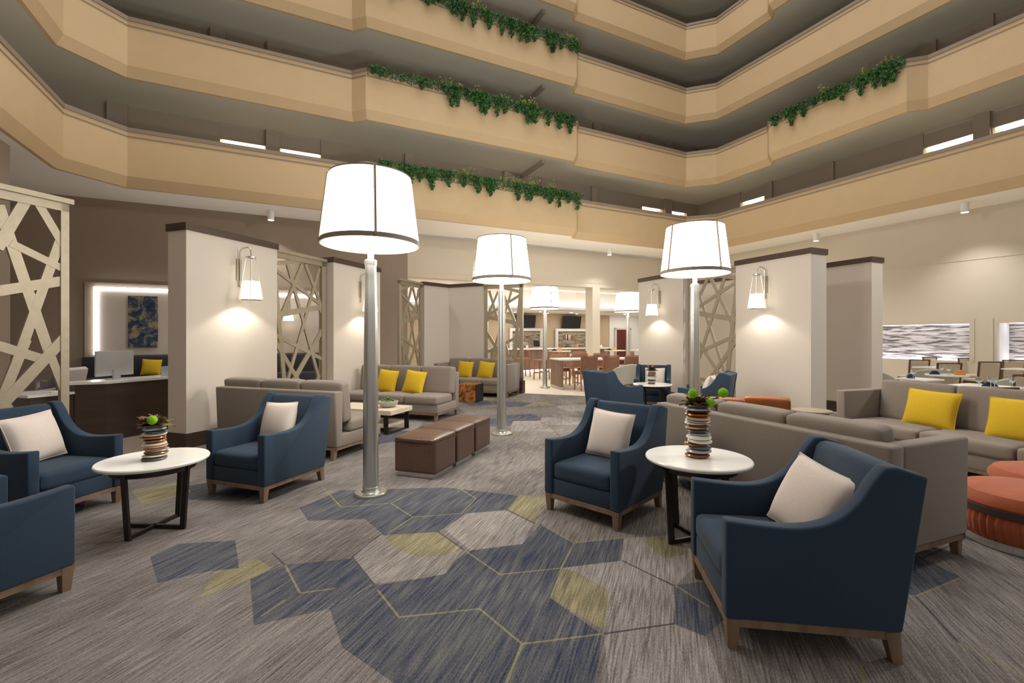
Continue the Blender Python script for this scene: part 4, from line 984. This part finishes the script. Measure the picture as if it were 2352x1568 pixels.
m = MB(); m.box(-.2, .2, -.2, .15, 0, .04); m.tube([(-.1, -.18, .2), (-.1, -.05, .22)], .015, 8); m.tube([(.1, -.18, .2), (.1, -.05, .22)], .015, 8); m.build('drip_tray', M['black'], r)
for x, y, hh, mk_, nm, lab in ((5.6, 1.75, .16, 'white', 'bar_jar', 'white jar on the bar front, left of the far lamp'), (8.3, 1.75, .18, 'amber', 'bar_jar', 'amber jar on the bar front below the tap niche'), (9.3, 1.75, .2, 'black', 'bar_bottle', 'dark bottle on the bar front near the column'), (9.7, 1.75, .14, 'white', 'bar_jar', 'white jar on the bar front next to the dark bottle')):
    r = thing(nm, lab, 'bottle' if 'bottle' in nm else 'jar', AW(x, y, 1.04), thA)
    m = MB(); m.lathe([(.05, 0), (.055, .01), (.055, hh*.75), (.03, hh*.85)], 16); m.build('body', M[mk_], r); m = MB(); m.lathe([(.032, hh*.85), (.032, hh), (0, hh)], 12); m.build('lid', M['steel'], r)
# ceiling downlights in the bar
def make_down():
    r = thing('recessed_downlight', None, None); m = MB(); m.lathe([(.07, -.004), (.095, -.004), (.095, -.012), (.07, -.012), (.07, -.004)], 20, caps=False); m.build('trim_ring', M['white'], r)
    m = MB(); m.lathe([(0, -.008), (.07, -.008)], 20, caps=False); m.build('lens', M['spotlens'], r, smooth=False); return r
for x, y, lab in ((5.2, 3.0, 'leftmost of the front row'), (7.0, 3.0, 'second from left in the front row'), (8.8, 3.0, 'third from left in the front row'), (10.4, 3.0, 'just right of the white column'), (12.2, 3.0, 'rightmost, nearest the red door'), (8.0, 4.0, 'back row, middle'), (9.8, 4.0, 'back row, right, over the tap niche'), (6.1, 4.0, 'back row, left, over the till niche')):
    o = place('down', make_down, AW(x, y, 2.78), 0, 'small recessed downlight in the bar ceiling, '+lab, 'downlight', 'recessed downlights over the bar')
for x in (2.5, 6.0, 9.5, 13): light('AREA', 'bar_downlight_wash', AW(x, 3.2, 2.77), 20, (1, .97, .92), (0, 0, thA), 1.6, .5)
for x in (1.5, 5.5, 9.5): light('AREA', 'tray_light', AW(x, 1.0, 3.71), 14, (1, .98, .95), (0, 0, thA), 2.4, .6)
for x in (3, 7, 11): light('SPOT', 'dining_downlight', (x*.9+1.2, 17.4+x*.2, CE-.1), 90, (1, .97, .93), (0, 0, 0), .1, spot=R(140), blend=.8)
# door
r = struct(thing('door_1', None, None, AW(12.75, 4.42), thA))
m = MB(); m.box(0, .95, -.03, 0, 0, 1.98); m.build('door_leaf', M['reddoor'], r, smooth=False)
m = MB(); m.box(-.12, 0, -.05, 0, 0, 2.08); m.box(.95, 1.07, -.05, 0, 0, 2.08); m.box(-.12, 1.07, -.05, 0, 1.98, 2.08); m.build('door_frame', M['ivory'], r, smooth=False)
m = MB(); m.tube([(.85, -.06, .95), (.72, -.06, .95)], .012, 6); m.build('door_handle', M['steel'], r)
# bar stools
def make_stool():
    r = thing('bar_stool', None, None)
    m = MB(); m.cushion(-.21, .21, -.2, .2, .66, .72, .025, .01); m.build('seat', M['brownleather'], r)
    m = MB(); m.box(-.2, .2, .185, .215, .78, 1.02, .01, 1); m.build('backrest', M['brownleather'], r)
    for x in (-1, 1):
        m = MB(); m.bar((x*.2, -.19, 0), (x*.18, -.17, .67), .035, .035); m.build('leg', M['chairwood'], r, smooth=False)
        m = MB(); m.bar((x*.2, .22, 0), (x*.18, .19, 1.0), .035, .035); m.build('leg', M['chairwood'], r, smooth=False)
    m = MB(); m.box(-.2, .2, -.19, -.165, .22, .25); m.box(-.2, .2, .18, .205, .3, .33); m.box(-.2, -.175, -.18, .2, .26, .29); m.box(.175, .2, -.18, .2, .26, .29); m.build('footrest', M['chairwood'], r, smooth=False); return r
GB = 'wooden bar stools with cognac seats'
place('stool', make_stool, (.42, 18.0), R(-65), 'bar stool seen through the edge of the lattice screen', 'bar stool', GB)
place('stool', make_stool, (1.06, 16.8), R(-125), 'bar stool left of the far floor lamp', 'bar stool', GB)
place('stool', make_stool, (2.1, 18.4), R(-150), 'bar stool behind the far floor lamp at the counter', 'bar stool', GB)
# communal table and its chairs
def make_dchair(seat='brownleather', wood='chairwood', hs=.56, hb=.98):
    def f():
        r = thing('dining_chair', None, None)
        m = MB(); m.cushion(-.23, .23, -.23, .2, hs-.06, hs, .02, .01); m.build('seat', M[seat], r)
        m = MB(); mt = Matrix.Translation((0, .2, hs)) @ Matrix.Rotation(R(-6), 4, 'X') @ Matrix.Translation((0, -.2, -hs)); m.box(-.225, .225, .19, .225, hs+.0, hb-.02, .01, 1, mtx=mt); m.build('back_pad', M[seat], r)
        m = MB(); m.bar((-.25, .205, hs-.05), (-.25, .25, hb), .03, .03); m.bar((.25, .205, hs-.05), (.25, .25, hb), .03, .03); m.bar((-.26, .25, hb), (.26, .25, hb), .03, .03); m.build('back_frame', M[wood], r, smooth=False)
        for x in (-1, 1):
            m = MB(); m.bar((x*.235, -.215, 0), (x*.225, -.21, hs-.05), .032, .032); m.build('leg', M[wood], r, smooth=False)
            m = MB(); m.bar((x*.245, .235, 0), (x*.245, .205, hs-.04), .032, .032); m.build('leg', M[wood], r, smooth=False)
        m = MB(); m.box(-.24, .24, -.22, -.2, hs-.12, hs-.06); m.box(-.235, -.215, -.2, .2, .2, .23); m.box(.215, .235, -.2, .2, .2, .23); m.build('stretcher', M[wood], r, smooth=False); return r
    return f
ct = Vector((1.2, 14.45)); ta = R(14)
r = thing('communal_table', 'long communal table with a wooden end panel and pale top', 'table', (ct.x, ct.y, 0), ta)
m = MB(); m.box(0, .06, -.98, 0, .06, .84); m.build('end_panel', M['wood2'], r, smooth=False); m = MB(); m.box(2.5, 2.56, -.98, 0, .0, .84); m.build('end_panel', M['wood2'], r, smooth=False)
m = MB(); m.box(.0, .07, -.985, .005, 0, .07); m.build('kick_plate', M['steel'], r, smooth=False)
m = MB(); m.box(-.02, 2.6, -1.0, .02, .84, .88); m.build('tabletop', M['quartz'], r, smooth=False)
def CT(x, y, z=0): return local((ct.x, ct.y, 0), ta, (x, y, z))
GD = 'cognac dining chairs'
labs = ['cognac dining chair next to the end panel of the communal table', 'second cognac chair from the end panel, near side of the communal table', 'third cognac chair from the end panel, near side of the communal table']
for k in range(3): place('dch', make_dchair(), CT(.62+k*.68, -1.28), ta+PI+R(4), labs[k], 'dining chair', GD)
labs = ['cognac chair across the communal table, nearest the lamp', 'cognac chair across the communal table, middle', 'cognac chair across the communal table, farthest right']
for k in range(3): place('dch', make_dchair(), CT(.45+k*.75, .32), ta+R(-4), labs[k], 'dining chair', GD)
# high round tables further back
def make_htable():
    r = thing('high_round_table', None, None); m = MB(); m.lathe([(0, 1.0), (.42, 1.0), (.42, 1.03), (0, 1.03)], 32); m.build('tabletop', M['whitewood'], r)
    m = MB(); m.lathe([(.25, 0), (.25, .015), (.035, .02), (.035, 1.0)], 20); m.build('pedestal', M['steel'], r); return r
hts = [((1.75, 17.1), 'high round table right of the far floor lamp'), ((4.0, 18.0), 'high round table in front of the white column'), ((5.1, 18.6), 'high round table below the dark red door')]
for p, lab in hts: place('ht', make_htable, p, 0, lab, 'table', 'high round bar tables')
for (x, y, rz), lab in zip([(2.35, 16.9, 80), (3.3, 17.6, -90), (4.75, 17.4, 60), (5.6, 17.6, 170), (2.7, 17.9, 10)],
                           ['cognac chair by the high table near the far lamp', 'cognac chair left of the column', 'cognac chair right of the column', 'cognac chair below the dark red door', 'cognac chair close to the bar front']):
    place('dch', None, (x, y), R(rz), lab, 'dining chair', GD)
# tabletop things
def make_caddy():
    r = thing('condiment_block', None, None); m = MB(); m.box(-.07, .07, -.05, .05, 0, .1, .004, 1); m.build('block', M['amber'], r); return r
def make_napkin():
    r = thing('folded_napkin', None, None); m = MB(); m.prism([(-.1, 0), (.1, 0), (.03, .07), (-.03, .07)], -.03, .03, 'y', bev=.006, seg=1); m.build('cloth', M['napkin'], r); return r
def make_goblet():
    r = thing('wine_glass', None, None); m = MB(); m.lathe([(.034, 0), (.034, .003), (.005, .008), (.004, .07), (.03, .09), (.042, .125), (.038, .17), (.036, .17), (.040, .125), (.028, .093), (.0, .078)], 20); m.build('glass', M['glass'], r); return r
items = [('cad', (1.75, 17.1, 1.03), 'amber condiment block on the high table right of the far lamp'), ('cad', (3.95, 17.95, 1.03), 'amber condiment block on the high table by the column'), ('nap', (1.55, 17.0, 1.03), 'navy napkin on the high table right of the far lamp'), ('nap', (3.75, 17.85, 1.03), 'navy napkin on the high table by the column'),
         ('gob', (*CT(.5, -.45)[:2], .88), 'wine glass on the communal table near the end panel'), ('nap', (*CT(.9, -.6)[:2], .88), 'navy napkin beside the wine glass on the communal table'), ('nap', (*CT(1.55, -.6)[:2], .88), 'navy napkin between two chairs on the communal table'), ('cad', (*CT(1.2, -.35)[:2], .88), 'amber condiment block on the communal table')]
mk = {'cad': (make_caddy, 'condiment block', 'amber condiment blocks'), 'nap': (make_napkin, 'napkin', 'navy napkins'), 'gob': (make_goblet, 'wine glass', 'wine glasses')}
for k, p, lab in items: place(k, mk[k][0], p, random.uniform(-.4, .4), lab, mk[k][1], mk[k][2])
# barrel chairs
def make_barrel():
    r = thing('barrel_chair', None, None); b = bmesh.new(); N = 26; rings = []
    for i in range(N+1):
        a = R(-20)+R(220)*i/N; hgt = .56+.26*math.sin(max(0, min(PI, (a-R(-20))/R(220)*PI)))**.8
        ca, sa = math.cos(a), math.sin(a)
        rings.append([b.verts.new((ca*q[0], sa*q[0], q[1])) for q in ((.30, .3), (.31, hgt-.02), (.335, hgt), (.36, hgt-.02), (.33, .3))])
    for i in range(N):
        for k in range(5): b.faces.new((rings[i][k], rings[i+1][k], rings[i+1][(k+1) % 5], rings[i][(k+1) % 5]))
    b.faces.new(rings[0]); b.faces.new(rings[-1][::-1]); m = MB(); m._merge(b); m.build('shell_back', M['paleleather'], r, angle=50)
    m = MB(); m.lathe([(0, .3), (.30, .3), (.31, .34), (.31, .42), (.28, .45), (0, .455)], 32); m.build('seat', M['paleleather'], r)
    for k in range(4): a = PI/4+k*PI/2; m = MB(); m.bar((.28*math.cos(a), .28*math.sin(a), 0), (.23*math.cos(a), .23*math.sin(a), .31), .03, .03); m.build('leg', M['chairwood'], r, smooth=False)
    return r
GC = 'pale leather barrel chairs'
place('barrel', make_barrel, (2.95, 12.4), R(-150), 'pale barrel chair in front of the communal table', 'chair', GC)
def make_square_table():
    r = thing('dining_table', None, None); m = MB(); m.box(-.38, .38, -.38, .38, .72, .75, .004, 1); m.build('tabletop', M['quartz'], r)
    m = MB(); m.lathe([(.24, 0), (.24, .02), (.05, .05), (.035, .4), (.06, .6), (.18, .72)], 24); m.build('pedestal', M['paleleather'], r); return r
def make_rtable():
    r = thing('round_dining_table', None, None); m = MB(); m.lathe([(0, .72), (.34, .72), (.345, .735), (.34, .75), (0, .75)], 40); m.build('tabletop', M['quartz'], r)
    m = MB(); m.lathe([(.2, 0), (.12, .05), (.04, .3), (.06, .5), (.2, .71)], 24); m.build('trumpet_base', M['greige'], r); return r
GQ = 'white-topped dining tables'
place('sqt', make_square_table, (3.75, 12.9), R(20), 'white table right of the barrel chair by the communal table', 'table', GQ)
place('cad', None, (3.7, 12.85, .75), 0, 'amber condiment block on the white table behind the far armchairs', 'condiment block')
place('sqt', None, (7.55, 8.6), R(20), 'white square table next to the shaded partition', 'table', GQ).scale = (.68, .68, 1)
place('rt', make_rtable, (8.95, 9.55), 0, 'round white table with a trumpet base in the dining room', 'table', GQ)
place('sqt', None, (7.4, 7.25), R(20), 'table behind the right-edge sofa holding wine glasses', 'table', GQ)
place('sqt', None, (11.0, 12.0), R(26), 'far dining table below the rippled niche', 'table', GQ)
place('sqt', None, (12.6, 11.3), R(26), 'far dining table at the right edge of the view', 'table', GQ)
for (x, y, rz), lab in zip([(9.35, 10.55, 170), (8.75, 8.45, -160), (8.15, 10.3, 100)],
                           ['pale barrel chair behind the round trumpet table', 'wide pale barrel chair behind the right-edge sofa', 'pale barrel chair next to the square white table']):
    place('barrel', None, (x, y), R(rz), lab, 'chair', GC)
GE = 'greige dining chairs with dark wood frames'
M['chairdark'] = mat('dark_chair_frame', (96, 72, 54), .5); M['seatpale'] = mat('greige_upholstery', (204, 190, 166), .7)
for (px, Y, rz), lab in zip([(2096, 12.9, 175), (2155, 14.2, 10), (2162, 11.2, 172), (2240, 13.4, 8), (2253, 11.8, 175), (2310, 12.6, 170), (2240, 5.75, 178), (2345, 7.65, 165), (2033, 9.7, 80)],
    ['greige dining chair below the left part of the rippled niche', 'greige dining chair half hidden behind another, against the niche', 'greige dining chair behind the round trumpet table', 'greige dining chair by the pilaster between the niches', 'greige dining chair with the most visible back, right of the trumpet table',
     'greige dining chair under the second niche', 'greige dining chair directly behind the right-edge sofa', 'greige dining chair at the right edge behind the sofa', 'wooden chair seen edge-on at the end of the shaded partition']):
    place('gch', make_dchair('seatpale', 'chairdark', .46, .90), ((px-1176)*Y/1065, Y), R(rz), lab, 'dining chair', GE)
for k, x, y, z, lab in [('gob', 8.9, 9.45, .75, 'wine glass on the round trumpet table'), ('gob', 9.05, 9.76, .75, 'second wine glass on the round trumpet table, nearer the wall'), ('cad', 9.08, 9.40, .75, 'amber condiment block on the round trumpet table'), ('nap', 8.75, 9.6, .75, 'navy napkin on the left of the round trumpet table'), ('nap', 9.18, 9.5, .75, 'navy napkin on the right of the round trumpet table'),
    ('gob', 7.4, 8.55, .75, 'wine glass on the square table by the shaded partition'), ('nap', 7.5, 8.72, .75, 'navy napkin on the square table by the shaded partition'),
    ('gob', 7.0, 6.95, .75, 'leftmost of the four wine glasses behind the right-edge sofa'), ('gob', 7.14, 6.86, .75, 'second from left of the four wine glasses behind the sofa'), ('gob', 7.28, 7.05, .75, 'third from left of the four wine glasses behind the sofa'), ('gob', 7.5, 6.95, .75, 'rightmost of the four wine glasses behind the sofa'), ('nap', 7.42, 7.2, .75, 'navy napkin among the wine glasses behind the sofa')]:
    place(k, mk[k][0], (x, y, z), random.uniform(-.5, .5), lab, mk[k][1], mk[k][2])
